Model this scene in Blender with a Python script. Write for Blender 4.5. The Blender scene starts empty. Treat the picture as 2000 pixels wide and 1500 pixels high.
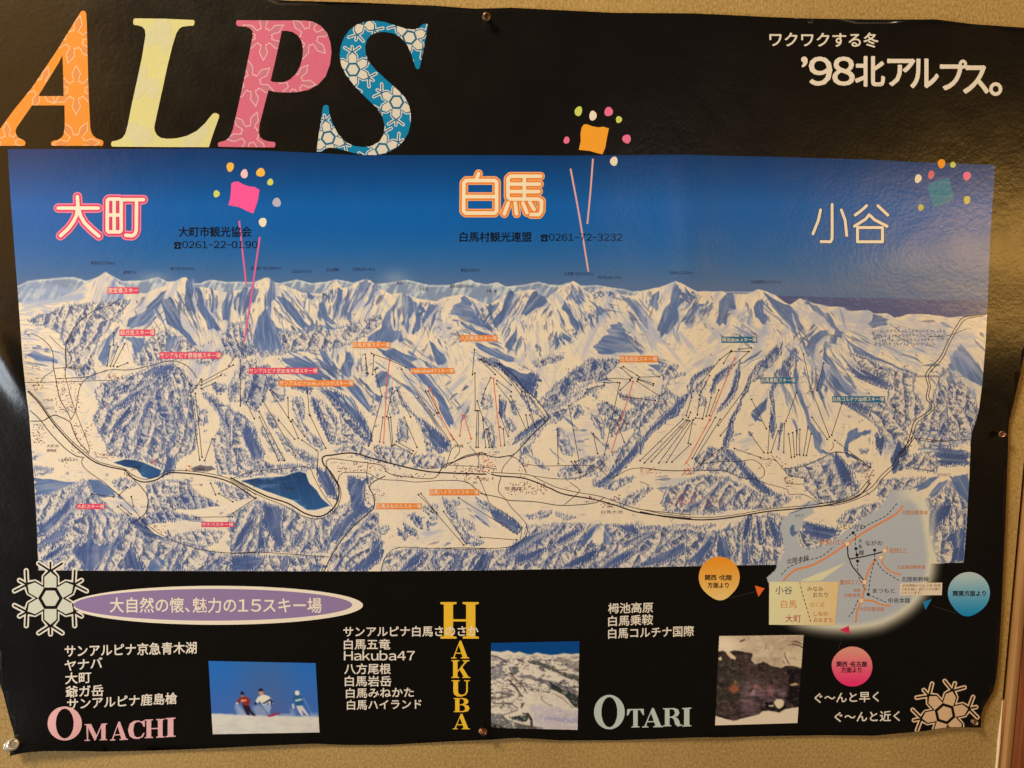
import bpy, math, random
import numpy as np
from mathutils import Vector, Matrix
from mathutils.geometry import delaunay_2d_cdt

random.seed(7)
rng = np.random.default_rng(11)
scene = bpy.context.scene
COL = scene.collection

# ---------------------------------------------------------------- camera
CAM = np.array([-0.03746, -0.76289, 0.07754])
YAW, PIT, ROL = 0.04582, -0.12149, -0.00757
FPX = 1500.0                                    # focal length for a 2000 px wide frame


def _rot():
    ca, sa, cb, sb, cc, sc = (math.cos(YAW), math.sin(YAW), math.cos(PIT), math.sin(PIT), math.cos(ROL), math.sin(ROL))
    y = np.array([[ca, sa, 0], [-sa, ca, 0], [0, 0, 1]])
    p = np.array([[1, 0, 0], [0, cb, -sb], [0, sb, cb]])
    r = np.array([[cc, 0, sc], [0, 1, 0], [-sc, 0, cc]])
    return y @ p @ r


RM = _rot()                                     # columns: right, forward, up
cam_data = bpy.data.cameras.new('camera')
cam_data.sensor_width = 36
cam_data.lens = 36 * FPX / 2000
cam_data.clip_start = 0.01
cam_data.clip_end = 50
cam = bpy.data.objects.new('camera', cam_data)
COL.objects.link(cam)
right, fwd, up = RM[:, 0], RM[:, 1], RM[:, 2]
cam.matrix_world = Matrix(((right[0], up[0], -fwd[0], CAM[0]), (right[1], up[1], -fwd[1], CAM[1]),
                           (right[2], up[2], -fwd[2], CAM[2]), (0, 0, 0, 1)))
scene.camera = cam

# ---------------------------------------------------------------- light
scene.view_settings.view_transform = 'Standard'
scene.view_settings.look = 'None'
scene.view_settings.exposure = 0
scene.view_settings.gamma = 1
world = bpy.data.worlds.new('World')
scene.world = world
world.use_nodes = True
world.node_tree.nodes['Background'].inputs[0].default_value = (0.80, 0.62, 0.42, 1)
world.node_tree.nodes['Background'].inputs[1].default_value = 0.07


def lamp(name, loc, target, size, power, color, size_y=None):
    l = bpy.data.lights.new(name, 'AREA')
    l.shape = 'RECTANGLE' if size_y else 'DISK'
    l.size = size
    if size_y:
        l.size_y = size_y
    l.energy = power
    l.color = color
    o = bpy.data.objects.new(name, l)
    COL.objects.link(o)
    o.location = loc
    d = Vector(target) - Vector(loc)
    o.rotation_euler = d.to_track_quat('-Z', 'Y').to_euler()
    return o


def glint(px, py, dist):
    """where a light stands if flat paper shows its reflection at this spot"""
    d = (px - 1000) / FPX * right + fwd - (py - 750) / FPX * up
    P = CAM + d * (-CAM[1] / d[1])
    r = np.array([d[0], -d[1], d[2]])
    return tuple(P + r / np.linalg.norm(r) * dist), tuple(P)


lamp('ceiling_lamp', (-1.45, -1.35, 1.75), (-0.2, 0, -0.25), 0.6, 76, (1.0, 0.755, 0.43))
lamp('window_light', (-2.6, -1.3, -0.45), (-0.4, 0, -0.05), 0.8, 34, (0.84, 0.92, 1.0), 1.0)
_p, _t = glint(-280, 120, 1.9)
lamp('brown_haze_fill', _p, _t, 1.2, 8.5, (1.0, 0.46, 0.06), 1.3)  # added area light, stands in for warm-lit wood reflected at upper left
_p, _t = glint(1940, 492, 1.5)
lamp('side_lamp', _p, _t, 0.54, 6.4, (1.0, 0.53, 0.12), 0.12)
_p, _t = glint(1310, 430, 1.9)
lamp('sky_glare_fill', _p, _t, 0.10, 0.75, (1.0, 0.74, 0.70), 0.34)  # no known fixture, added to lay a pale glare patch on the sky


# ---------------------------------------------------------------- the paper's surface
def bump(x, z, cx, cz, sx, sz, rot=0.0):
    c, s = math.cos(rot), math.sin(rot)
    u = (x - cx) * c + (z - cz) * s
    v = -(x - cx) * s + (z - cz) * c
    return np.exp(-0.5 * ((u / sx) ** 2 + (v / sz) ** 2))


def paper(x, z):
    """distance of the paper from the wall, metres"""
    d = 0.0045 + 0 * x
    d = d + 0.0014 * np.sin(x * 13.0 + 0.7) * (0.6 + 0.4 * np.sin(z * 6 + 1))
    d = d + 0.0010 * np.sin(x * 5.1 - z * 7.0 + 2.1)
    d = d + 0.0012 * np.sin(x * 31 + 1.0) * np.clip((z - 0.18) / 0.2, 0, 1) ** 2
    d = d + 0.0012 * np.sin(x * 27 + 2.0) * np.clip((-0.22 - z) / 0.15, 0, 1) ** 2
    d = d + 0.0018 * bump(x, z, 0.51, 0.01, 0.05, 0.030)            # buckle above the pin at the right edge
    d = d + 0.0012 * bump(x, z, 0.37, 0.10, 0.07, 0.03, 0.3)
    d = d + 0.0048 * bump(x, z, -0.484, -0.002, 0.030, 0.0100, -1.08)    # crease at the left edge
    d = d + 0.0050 * bump(x, z, -0.48, -0.385, 0.03, 0.03)          # lifted corner
    d = d + 0.0022 * bump(x, z, 0.165, 0.12, 0.022, 0.07, 0.1)
    return np.maximum(d, 0.0012)


def paper_normal(x, z):
    e = 0.0015
    gx = (paper(x + e, z) - paper(x - e, z)) / (2 * e)
    gz = (paper(x, z + e) - paper(x, z - e)) / (2 * e)
    n = np.stack([-gx, -np.ones_like(gx), -gz], -1)
    # y = -paper(x,z): outward normal towards -y
    n = np.stack([-gx, -np.ones_like(gx), -gz], -1)
    return n / np.linalg.norm(n, axis=-1, keepdims=True)


def rays(p):
    p = np.asarray(p, float)
    d = (p[..., 0:1] - 1000) / FPX * right + fwd - (p[..., 1:2] - 750) / FPX * up
    return d


def on_sheet(p, lift=0.0):
    """sheet position of a feature measured on the poster, lifted by a hair along the paper's normal"""
    d = rays(p)
    t = -CAM[1] / d[..., 1]
    for _ in range(10):
        P = CAM + d * t[..., None]
        t = (-paper(P[..., 0], P[..., 2]) - CAM[1]) / d[..., 1]
    P = CAM + d * t[..., None]
    n = paper_normal(P[..., 0], P[..., 2])
    return P + n * lift, n


def on_wall(px, py, y=0.0):
    d = rays(np.array([px, py], float))
    return CAM + d * ((y - CAM[1]) / d[1])


# ---------------------------------------------------------------- materials
WHITE_REF = np.array([0.76, 0.655, 0.50])


def lin(c):
    c = np.asarray(c, float) / 255.0
    return np.where(c <= 0.04045, c / 12.92, ((c + 0.055) / 1.055) ** 2.4)


def ink_rgb(c):
    return np.clip(lin(c) / WHITE_REF * 0.80, 0.0025, 0.86)


def paper_nodes(m, rough=0.25):
    nt = m.node_tree
    b = nt.nodes['Principled BSDF']
    b.inputs['Roughness'].default_value = rough
    b.inputs['IOR'].default_value = 1.45
    tc = nt.nodes.new('ShaderNodeTexCoord')
    n = nt.nodes.new('ShaderNodeTexNoise')
    n.inputs['Scale'].default_value = 260
    n.inputs['Detail'].default_value = 3
    n2 = nt.nodes.new('ShaderNodeTexNoise')
    n2.inputs['Scale'].default_value = 28
    n2.inputs['Detail'].default_value = 2
    mx = nt.nodes.new('ShaderNodeMath')
    mx.operation = 'MULTIPLY_ADD'
    mx.inputs[1].default_value = 3.2
    bu = nt.nodes.new('ShaderNodeBump')
    bu.inputs['Strength'].default_value = 0.35
    bu.inputs['Distance'].default_value = 0.0004
    nt.links.new(tc.outputs['Object'], n.inputs['Vector'])
    nt.links.new(tc.outputs['Object'], n2.inputs['Vector'])
    nt.links.new(n2.outputs['Fac'], mx.inputs[0])
    nt.links.new(n.outputs['Fac'], mx.inputs[2])
    nt.links.new(mx.outputs[0], bu.inputs['Height'])
    nt.links.new(bu.outputs['Normal'], b.inputs['Normal'])
    rr = nt.nodes.new('ShaderNodeMapRange')
    rr.inputs['To Min'].default_value = rough - 0.04
    rr.inputs['To Max'].default_value = rough + 0.06
    nt.links.new(n2.outputs['Fac'], rr.inputs['Value'])
    nt.links.new(rr.outputs[0], b.inputs['Roughness'])


def mat(name):
    m = bpy.data.materials.new(name)
    m.use_nodes = True
    return m


INKS = {}


def ink(c, name='printed_ink'):
    c = tuple(c)
    if c not in INKS:
        m = mat(name)
        r = ink_rgb(c)
        m.node_tree.nodes['Principled BSDF'].inputs['Base Color'].default_value = (*r, 1)
        paper_nodes(m)
        INKS[c] = m
    return INKS[c]


PICT = mat('printed_picture')
paper_nodes(PICT)
_a = PICT.node_tree.nodes.new('ShaderNodeAttribute')
_a.attribute_name = 'Col'
PICT.node_tree.links.new(_a.outputs['Color'], PICT.node_tree.nodes['Principled BSDF'].inputs['Base Color'])


# ---------------------------------------------------------------- mesh helpers
def tag(o, label=None, cat=None, group=None, kind=None):
    for k, v in (('label', label), ('category', cat), ('group', group), ('kind', kind)):
        if v:
            o[k] = v
    return o


def make(name, verts, faces, material, parent=None, normals=None, smooth=True):
    me = bpy.data.meshes.new(name)
    me.from_pydata([tuple(v) for v in verts], [], [tuple(f) for f in faces])
    me.materials.append(material)
    if smooth:
        me.polygons.foreach_set('use_smooth', [True] * len(me.polygons))
    me.update()
    if normals is not None:
        me.normals_split_custom_set_from_vertices([tuple(n) for n in normals])
    o = bpy.data.objects.new(name, me)
    COL.objects.link(o)
    if parent is not None:
        o.parent = parent
    return o


def set_colors(me, cols):
    at = me.color_attributes.new('Col', 'FLOAT_COLOR', 'POINT')
    a = np.ones((len(cols), 4), np.float32)
    a[:, :3] = cols
    at.data.foreach_set('color', a.ravel())


UM = 1e-6
_layer = {'n': 0}


def lift_of(level):
    return (40 + 45 * level) * UM


def flat_print(name, pts, faces, color, parent, level, colfn=None, fat=0.0):
    """printed shape: points in photo pixels -> thin ink layer that follows the paper"""
    pts = np.asarray(pts, float)
    faces = [tuple(f) for f in faces]
    if fat:
        n0, m = len(pts), 8 if fat > .25 else 4
        P = np.vstack([on_sheet(pts + fat * np.array([math.cos(a), math.sin(a)]), lift_of(level) + 2.5 * UM * i)[0] for i, a in enumerate(np.linspace(.3, 2 * math.pi + .3, m, endpoint=False))])
        N = np.vstack([on_sheet(pts)[1]] * m)
        faces = [tuple(v + n0 * i for v in f) for i in range(m) for f in faces]
    else:
        P, N = on_sheet(pts, lift_of(level))
    # face the room
    out = []
    for f in faces:
        a, b, c = P[f[0]], P[f[1]], P[f[2]]
        if np.cross(b - a, c - a)[1] > 0:
            f = f[::-1]
        out.append(f)
    o = make(name, P, out, PICT if colfn else ink(color), parent, N)
    if colfn:
        set_colors(o.data, ink_rgb(colfn(pts)))
    return o


def inside(poly, x, y):
    poly = np.asarray(poly, float)
    r = np.zeros(x.shape, bool)
    x0, y0 = poly[-1]
    for x1, y1 in poly:
        if y0 != y1:
            c = ((y0 > y) != (y1 > y)) & (x < (x1 - x0) * (y - y0) / (y1 - y0) + x0)
            r ^= c
        x0, y0 = x1, y1
    return r


def cdt_fill(add, sub=(), clip=(), grid=26, extra=()):
    """union of the 'add' contours, minus 'sub', cut to 'clip': vertices and triangles"""
    vs, es = [], []
    for c in list(add) + list(sub) + list(clip):
        n0 = len(vs)
        vs += [Vector((float(a), float(b))) for a, b in c]
        es += [(n0 + i, n0 + (i + 1) % len(c)) for i in range(len(c))]
    A = np.array([v[:] for c in [vs] for v in c])
    if grid:
        x0, y0 = A.min(0)
        x1, y1 = A.max(0)
        gx, gy = np.meshgrid(np.arange(x0 + grid / 2, x1, grid), np.arange(y0 + grid / 2, y1, grid))
        vs += [Vector((float(a), float(b))) for a, b in zip(gx.ravel() + 0.013, gy.ravel() + 0.017)]
    vs += [Vector((float(a), float(b))) for a, b in extra]
    r = delaunay_2d_cdt(vs, es, [], 0, 1e-4)
    V = np.array([v[:] for v in r[0]])
    F = np.array([f for f in r[2] if len(f) == 3])
    c = V[F].mean(1)
    k = np.zeros(len(F), bool)
    for p in add:
        k |= inside(p, c[:, 0], c[:, 1])
    for p in sub:
        k &= ~inside(p, c[:, 0], c[:, 1])
    if clip:
        kc = np.zeros(len(F), bool)
        for p in clip:
            kc |= inside(p, c[:, 0], c[:, 1])
        k &= kc
    F = F[k]
    u, inv = np.unique(F.ravel(), return_inverse=True)
    return V[u], inv.reshape(-1, 3)


def ring(cx, cy, rx, ry=None, n=28, rot=0, wob=0):
    ry = rx if ry is None else ry
    t = np.linspace(0, 2 * np.pi, n, endpoint=False)
    k = 1 + wob * np.sin(3 * t + cx) + wob * 0.6 * np.sin(2 * t + cy)
    x, y = rx * k * np.cos(t), ry * k * np.sin(t)
    return np.stack([cx + x * math.cos(rot) - y * math.sin(rot), cy + x * math.sin(rot) + y * math.cos(rot)], 1)


def stroke_contours(path, hw, closed=False, caps=True, n=12):
    p = [np.asarray(q, float) for q in path]
    if closed:
        p = p + [p[0]]
    out = []
    for a, b in zip(p[:-1], p[1:]):
        d = b - a
        L = np.hypot(*d)
        if L < 1e-6:
            continue
        nn = np.array([-d[1], d[0]]) / L * hw
        out.append(np.array([a + nn, b + nn, b - nn, a - nn]))
    for i, q in enumerate(p):
        if caps or 0 < i < len(p) - 1:
            out.append(ring(q[0], q[1], hw, n=n, rot=0.1 + i))
    return out


def ribbon(path, w):
    """a thin line as a mitred strip"""
    p = np.asarray(path, float)
    d = np.diff(p, axis=0)
    L = np.hypot(d[:, 0], d[:, 1])
    keep = np.r_[True, L > 1e-3]
    p = p[keep]
    d = np.diff(p, axis=0)
    d = d / np.hypot(d[:, 0], d[:, 1])[:, None]
    t = np.vstack([d[:1], d[:-1] + d[1:], d[-1:]])
    t = t / np.maximum(np.hypot(t[:, 0], t[:, 1]), 0.3)[:, None]
    n = np.stack([-t[:, 1], t[:, 0]], 1) * w / 2
    v = np.vstack([p + n, p - n])
    m = len(p)
    f = [(i, i + 1, m + i + 1, m + i) for i in range(m - 1)]
    return v, f


def smooth_path(pts, step=4.0):
    """Catmull-Rom through the traced points"""
    p = np.asarray(pts, float)
    if len(p) < 3:
        n = max(2, int(np.hypot(*(p[-1] - p[0])) / 14) + 1)
        return p[0] + (p[-1] - p[0]) * np.linspace(0, 1, n)[:, None]
    q = np.vstack([2 * p[0] - p[1], p, 2 * p[-1] - p[-2]])
    out = []
    for i in range(1, len(q) - 2):
        a, b, c, d = q[i - 1], q[i], q[i + 1], q[i + 2]
        n = max(2, int(np.hypot(*(c - b)) / step))
        t = np.linspace(0, 1, n, endpoint=False)[:, None]
        out.append(0.5 * (2 * b + (c - a) * t + (2 * a - 5 * b + 4 * c - d) * t ** 2 + (3 * b - a - 3 * c + d) * t ** 3))
    out.append(p[-1:])
    return np.vstack(out)


def merge(parts):
    V, F, o = [], [], 0
    for v, f in parts:
        V.append(np.asarray(v, float))
        F += [tuple(int(i) + o for i in g) for g in f]
        o += len(v)
    return np.vstack(V), F


# frames used while tracing: origin and scale of each enlarged view
FR = {'G0': (0, 0, 3.75), 'GP': (400, 0, 3.75), 'GT': (850, 0, 3.75), 'GR': (1400, 0, 3.3333), 'G1': (0, 300, 3.3333),
      'G2': (500, 400, 3.948), 'G3': (850, 300, 3.571), 'G4': (1250, 350, 2.6667), 'G5': (0, 650, 3.948),
      'G6': (450, 700, 3.572), 'G7': (850, 700, 3.572), 'G8': (1250, 700, 4.411), 'G9': (1450, 850, 3.636),
      'GA': (0, 950, 4.0), 'GB': (0, 1240, 4.444), 'GC': (380, 1130, 3.448), 'GD': (840, 1130, 3.571),
      'GE': (1350, 1080, 3.077), 'I1': (400, 1280, 8.333), 'I2': (940, 1240, 7.5), 'I3': (1380, 1230, 7.5), 'PX': (0, 0, 1)}


def fr(g, pts):
    ox, oy, s = FR[g]
    return np.asarray(pts, float) / s + np.array([ox, oy])


def parse(s):
    return np.array([[float(v) for v in q.split(',')] for q in s.split()])


# ---------------------------------------------------------------- the printed picture (procedural artwork)
CW, CH = 2000, 1500
CANVAS = np.zeros((CH, CW, 3), np.float32)
CANVAS[:] = (14, 12, 10)


def _tile_noise(n, seed):
    r = np.random.default_rng(seed).random((n, n)).astype(np.float32)
    for ax in (0, 1):
        r = (np.roll(r, 1, ax) + 2 * r + np.roll(r, -1, ax)) / 4
    r = (r - r.mean()) / r.std() * 0.22 + 0.5
    return np.clip(r, 0, 1)


TN = [_tile_noise(256, s) for s in range(4)]


def noise(x, y, k=0):
    t = TN[k]
    xi, yi = np.floor(x), np.floor(y)
    fx, fy = x - xi, y - yi
    fx = fx * fx * (3 - 2 * fx)
    fy = fy * fy * (3 - 2 * fy)
    xi = xi.astype(int) & 255
    yi = yi.astype(int) & 255
    x1, y1 = (xi + 1) & 255, (yi + 1) & 255
    return (t[yi, xi] * (1 - fx) + t[yi, x1] * fx) * (1 - fy) + (t[y1, xi] * (1 - fx) + t[y1, x1] * fx) * fy


def fbm(x, y, k=0):
    return 0.5 * noise(x, y, k) + 0.3 * noise(x * 2.1, y * 2.1, (k + 1) % 4) + 0.2 * noise(x * 4.3, y * 4.3, (k + 2) % 4)


YY, XX = np.mgrid[0:CH, 0:CW].astype(np.float32)


def trees(x, y, cx, cy, seed=5):
    """snow-laden tree tops: lit on the left, blue on the right and below"""
    r = np.random.default_rng(seed)
    J = r.random((256, 256, 3)).astype(np.float32)
    gx, gy = x / cx, y / cy
    ix, iy = np.floor(gx).astype(int), np.floor(gy).astype(int)
    best = np.full(x.shape, 9., np.float32)
    val = np.zeros(x.shape, np.float32)
    for dy in (-1, 0, 1):
        for dx in (-1, 0, 1):
            j = J[(iy + dy) & 255, (ix + dx) & 255]
            ux = gx - (ix + dx + j[..., 0])
            uy = gy - (iy + dy + j[..., 1])
            d = ux * ux + uy * uy
            v = 0.60 - 0.75 * ux - 0.55 * uy + 0.5 * (j[..., 2] - 0.5) - 0.35 * d
            m = d < best
            val = np.where(m, v, val)
            best = np.where(m, d, best)
    return np.clip(val, 0, 1)



PX0, PX1, PY0, PY1 = 0, 1960, 280, 1130
TREE = np.zeros((CH, CW), np.float32)
TREE[PY0:PY1, PX0:PX1] = trees(XX[PY0:PY1, PX0:PX1] + 3 * noise(XX[PY0:PY1, PX0:PX1] / 9, YY[PY0:PY1, PX0:PX1] / 9),
                               YY[PY0:PY1, PX0:PX1] + .35 * XX[PY0:PY1, PX0:PX1], 4.6, 4.0)

C_SNOW = np.array((230, 213, 184), np.float32)
C_SHADE = np.array((86, 110, 156), np.float32)
C_DEEP = np.array((66, 86, 134), np.float32)
C_PALE = np.array((178, 178, 186), np.float32)
C_TREED = np.array((88, 102, 138), np.float32)
C_INKD = np.array((58, 60, 88), np.float32)


def blend(sl, col, a):
    CANVAS[sl] = CANVAS[sl] * (1 - a[..., None]) + np.asarray(col, np.float32) * a[..., None]


def region(poly, pad=14):
    x0, y0 = np.floor(poly.min(0) - pad).astype(int)
    x1, y1 = np.ceil(poly.max(0) + pad).astype(int)
    x0, y0, x1, y1 = max(x0, 0), max(y0, 0), min(x1, CW), min(y1, CH)
    sl = (slice(y0, y1), slice(x0, x1))
    return sl, XX[sl], YY[sl]


def axis_of(poly):
    q = poly - poly.mean(0)
    w, v = np.linalg.eigh(q.T @ q)
    a = v[:, 1]
    return a if a[1] > 0 else -a


def mask_of(poly, X, Y, U=None, V=None, rag=0.0, warp=1.6, soft=1.0, k=0):
    a = axis_of(poly)
    n1 = noise(X / 7, Y / 7, k) - .5
    n2 = noise(X / 7 + 40, Y / 7 + 9, k + 1 & 3) - .5
    wx, wy = n1 * 2 * warp, n2 * 2 * warp
    if rag:
        c = X * -a[1] + Y * a[0]                # across
        l = X * a[0] + Y * a[1]
        t = (noise(c / 2.6, l / 30, 2) - .5) * 2 * rag
        wx = wx + a[0] * t
        wy = wy + a[1] * t
    m = np.zeros(X.shape, np.float32)
    for dx, dy in ((-.35, -.15), (.35, .15), (.15, -.35), (-.15, .35)):
        m += inside(poly, X + wx + dx * soft * 2, Y + wy + dy * soft * 2)
    return m / 4


def p_shadow(poly, col=C_SHADE, alpha=0.95, rag=6.0, light=0.42):
    sl, X, Y = region(poly)
    a = axis_of(poly)
    m = mask_of(poly, X, Y, rag=rag, warp=1.8)
    c = X * -a[1] + Y * a[0]
    l = X * a[0] + Y * a[1]
    s = noise(c / 2.2, l / 22, 1)
    s2 = fbm(X / 24, Y / 24, 3)
    t = np.clip((s - 0.52) * 3.2, 0, 1) * light + np.clip((s2 - .5) * 2.5, 0, 1) * 0.35
    base = np.asarray(col) * (1 - 0.20 * np.clip(.5 - s2, 0, 1)[..., None] * 2)
    colr = base * (1 - t[..., None]) + C_PALE * t[..., None]
    CANVAS[sl] = CANVAS[sl] * (1 - (m * alpha)[..., None]) + colr * (m * alpha)[..., None]


def p_soft(poly, col=(160, 170, 198), alpha=0.55):
    sl, X, Y = region(poly)
    a = axis_of(poly)
    m = mask_of(poly, X, Y, rag=12, warp=4, soft=3.5)
    c = X * -a[1] + Y * a[0]
    l = X * a[0] + Y * a[1]
    s = noise(c / 3.0, l / 34, 1)
    blend(sl, col, m * alpha * np.clip(.35 + (s - .3) * 1.9, 0, 1))


def p_forest(poly, dark=0.0):
    sl, X, Y = region(poly)
    a = axis_of(poly)
    tr = TREE[sl]
    # loose trees outside the edge, then the closed stand
    mo = mask_of(poly, X, Y, rag=9, warp=6.5, soft=3.5)
    loose = mo * np.clip((noise(X / 3.1, Y / 2.6, 3) - .50) * 5, 0, 1) * .75
    blend(sl, C_TREED * .7 + C_SHADE * .3, loose)
    m = mask_of(poly, X, Y, rag=3, warp=3.0, soft=0.9)
    if abs(a[1]) < .5 and np.ptp(poly[:, 1]) > 22:
        a = np.array([-.50, .866]) if np.sin(poly[:, 0].mean() / 90) > -.2 else np.array([.42, .907])
    c1 = X * -a[1] + Y * a[0]
    l1 = X * a[0] + Y * a[1]
    per = 15 if np.ptp(poly[:, 1]) < 70 else 23
    ph = c1 / per + 2.2 * noise(X / 46, Y / 46, 1) + .5 * noise(X / 9, Y / 9, 0)
    saw = ph - np.floor(ph)
    edge = np.clip((saw - .90) * 14, 0, 1)               # the lit crest of the next spur
    rid = (1 - saw) * (1 - edge) + edge
    # rows of crowns stepping down each spur
    cc_ = ph * per
    st = noise(cc_ / 3.4, (l1 + 7 * saw) / 2.1, 1)
    v = np.clip((tr - 0.40 - dark * .22) * .9 + (st - .47) * 1.9 + (rid - .42) * 1.55 + .27, 0, 1)
    lo = (C_TREED * (1 - dark) + C_DEEP * dark)
    hi = np.array((220, 208, 190), np.float32) * (1 - dark * .30) + C_SHADE * dark * .30
    c = lo * (1 - v[..., None]) + hi * v[..., None]
    k = np.clip((noise(X / 1.5, Y / 1.7, 0) - .60) * 4, 0, 1) * (.60 - .3 * dark) * (1 - v * .6)
    c = c * (1 - k[..., None]) + C_INKD * k[..., None]
    CANVAS[sl] = CANVAS[sl] * (1 - m[..., None]) + c * m[..., None]


def fringe(poly, col=(98, 110, 146), step=3.6):
    """a palisade of small trees along the edge of a stand"""
    p = np.vstack([poly, poly[:1]])
    d = np.r_[0, np.cumsum(np.hypot(*np.diff(p, axis=0).T))]
    t = np.arange(0, d[-1], step) + rng.random(len(np.arange(0, d[-1], step))) * 1.5
    x, y = np.interp(t, d, p[:, 0]), np.interp(t, d, p[:, 1])
    h = 2.6 + 3.4 * rng.random(len(t))
    for a, b, c in zip(x, y, h):
        q = (rng.random(2) - .5) * 3
        a, b = a + q[0], b + q[1]
        tri = np.array([[a, b - c * .8], [a + c * .34, b + c * .5], [a - c * .34, b + c * .5]])
        x0, y0, x1, y1 = int(a - c), int(b - c), int(a + c) + 2, int(b + c) + 2
        if x0 < 0 or y0 < 0 or x1 >= CW or y1 >= CH:
            continue
        sl = (slice(y0, y1), slice(x0, x1))
        m = inside(tri, XX[sl], YY[sl]) * .5 + inside(tri, XX[sl] + .4, YY[sl] + .4) * .5
        blend(sl, col, m.astype(np.float32) * .85)
        l = inside(tri + np.array([-c * .30, -.4]), XX[sl], YY[sl]).astype(np.float32) * .7
        blend(sl, (222, 216, 204), l * (1 - m))


def slivers(poly, n=11, kind='S'):
    """smaller gullies running the same way beside a shaded face"""
    a = axis_of(poly)
    b = np.array([-a[1], a[0]])
    q = poly - poly.mean(0)
    l, c = q @ a, q @ b
    L, Wd = l.max() - l.min(), max(c.max() - c.min(), 8)
    for i in range(n):
        sgn = -1 if rng.random() < .5 else 1
        o = poly.mean(0) + b * sgn * Wd * (.55 + .75 * rng.random()) + a * L * (rng.random() - .5) * .7
        ll = L * (.16 + .30 * rng.random())
        w = .8 + 2.4 * rng.random()
        bend = (rng.random() - .5) * ll * .35
        t = np.linspace(0, 1, 5)
        ctr = o + a * ((t - .5) * ll)[:, None] + b * (bend * (t - .5) ** 2)[:, None]
        ww = (w * np.sin(np.pi * np.clip(t + .12, 0, 1)) + .2)[:, None]
        pg = np.vstack([ctr + b * ww, (ctr - b * ww)[::-1]])
        if (pg[:, 1] < MAINY[np.clip(pg[:, 0], 0, 1999).astype(int)] + 3).any():
            continue
        if rng.random() < .68:
            p_shadow(pg, C_SHADE * (.85 + .25 * rng.random()), .55 + .4 * rng.random(), rag=3, light=.3)
        else:
            p_flat(pg, (96, 98, 128), warp=1.2, alpha=.6, rag=2)
        if rng.random() < .35:
            p_flat(pg + b * sgn * 2.5, (236, 228, 212), warp=1.0, alpha=.6, rag=2)


def p_flat(poly, col, warp=1.2, soft=1.0, alpha=1.0, rag=0):
    sl, X, Y = region(poly)
    blend(sl, col, mask_of(poly, X, Y, warp=warp, soft=soft, rag=rag) * alpha)


# --- sky: deep blue at the top, greyer towards the ridge
pan = (slice(PY0, PY1), slice(PX0, PX1))
sy = np.clip((YY[pan] - 295) / 265, 0, 1)
skt = np.array((3, 52, 104), np.float32)
skm = np.array((12, 90, 164), np.float32)
skb = np.array((84, 110, 150), np.float32)
t1 = np.clip(sy / .40, 0, 1)[..., None]
t2 = (np.clip((sy - .5) / .5, 0, 1) ** 1.5)[..., None]
sk = skt * (1 - t1) + skm * t1
CANVAS[pan] = sk * (1 - t2) + skb * t2
glow = np.exp(-((XX[pan] - 772) / 26) ** 2 - ((YY[pan] - 545) / 17) ** 2) * .25 + np.exp(-((XX[pan] - 300) / 30) ** 2 - ((YY[pan] - 543) / 12) ** 2) * .25
blend(pan, (214, 208, 200), glow)

# --- far range
FAR = parse("0,570 31,560 54,549 99,544 120,542 144,541 168,549 192,540 207,531 222,540 240,549 282,547 309,541 327,550 348,549 363,541 375,553 390,553 411,546 440,550 468,550 495,551 520,542 530,550 545,553 581,546 610,553 640,550 657,545 690,552 710,546 735,555 760,552 795,546 810,550 840,557 880,556 917,546 930,552 950,555 972,551 990,560 1024,556 1052,550 1074,556 1096,557 1120,549 1136,558 1166,556 1197,562 1217,564 1236,569 1256,567 1287,562 1320,549 1343,560 1362,569 1411,569 1422,575 1460,574 1482,566 1512,576 1530,580 1930,600 1960,1140 0,1140")
sl = (slice(500, 1130), slice(0, 1960))
mf = mask_of(FAR, XX[sl], YY[sl], warp=1.0)
nn = fbm(XX[sl] / 11, YY[sl] / 9, 1)
st_ = noise((XX[sl] + .5 * YY[sl]) / 2.6, YY[sl] / 9, 2)
cc = np.array((126, 142, 168), np.float32) + (np.clip((nn * .5 + st_ * .5 - .44) * 5, 0, 1))[..., None] * np.array((64, 54, 32), np.float32)
CANVAS[sl] = CANVAS[sl] * (1 - mf[..., None]) + cc * mf[..., None]
# snow crest on the far range
ys = np.interp(np.arange(0, 1960), FAR[:52, 0], FAR[:52, 1])
crest = np.exp(-((YY[sl] - ys[None, :] - 2) / 1.6) ** 2) * .55
blend(sl, (222, 220, 214), crest * (XX[sl] < 1500))

# --- sea on the right
p_flat(parse("1515,577 1600,580 1750,583 1930,588 1930,630 1600,625 1530,600"), (74, 86, 132), warp=.4)
for i in range(46):
    x, y = 1530 + 390 * rng.random(), 583 + 22 * rng.random()
    p_flat(np.array([[x, y], [x + 6 + 16 * rng.random(), y - 1.0], [x + 12, y + 1.1]]), (120, 128, 165), warp=.5, alpha=.5)

# --- the snow country
MAIN = parse("0,600 40,590 108,585 150,566 207,531 235,556 262,572 285,573 330,555 357,542 366,544 381,561 399,561 435,570 468,567 492,561 516,543 526,543 537,561 552,555 570,564 590,572 627,574 642,562 657,546 667,562 680,561 692,554 710,546 723,547 738,562 766,575 784,572 817,582 850,589 867,582 900,575 930,585 956,595 981,577 1001,572 1029,566 1046,567 1066,584 1088,566 1108,556 1120,549 1136,562 1152,574 1169,563 1194,562 1211,574 1239,577 1256,567 1287,562 1320,549 1343,560 1362,569 1411,569 1422,575 1460,574 1482,566 1512,576 1542,595 1561,583 1587,592 1610,597 1647,601 1655,607 1696,605 1707,612 1734,612 1745,620 1775,614 1812,614 1850,620 1887,618 1960,612 1960,1140 0,1140")
mm = mask_of(MAIN, XX[sl], YY[sl], warp=1.2)
n1 = noise((XX[sl] + .45 * YY[sl]) / 5, YY[sl] / 34, 0)
n2 = fbm(XX[sl] / 46, YY[sl] / 40, 2)
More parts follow.
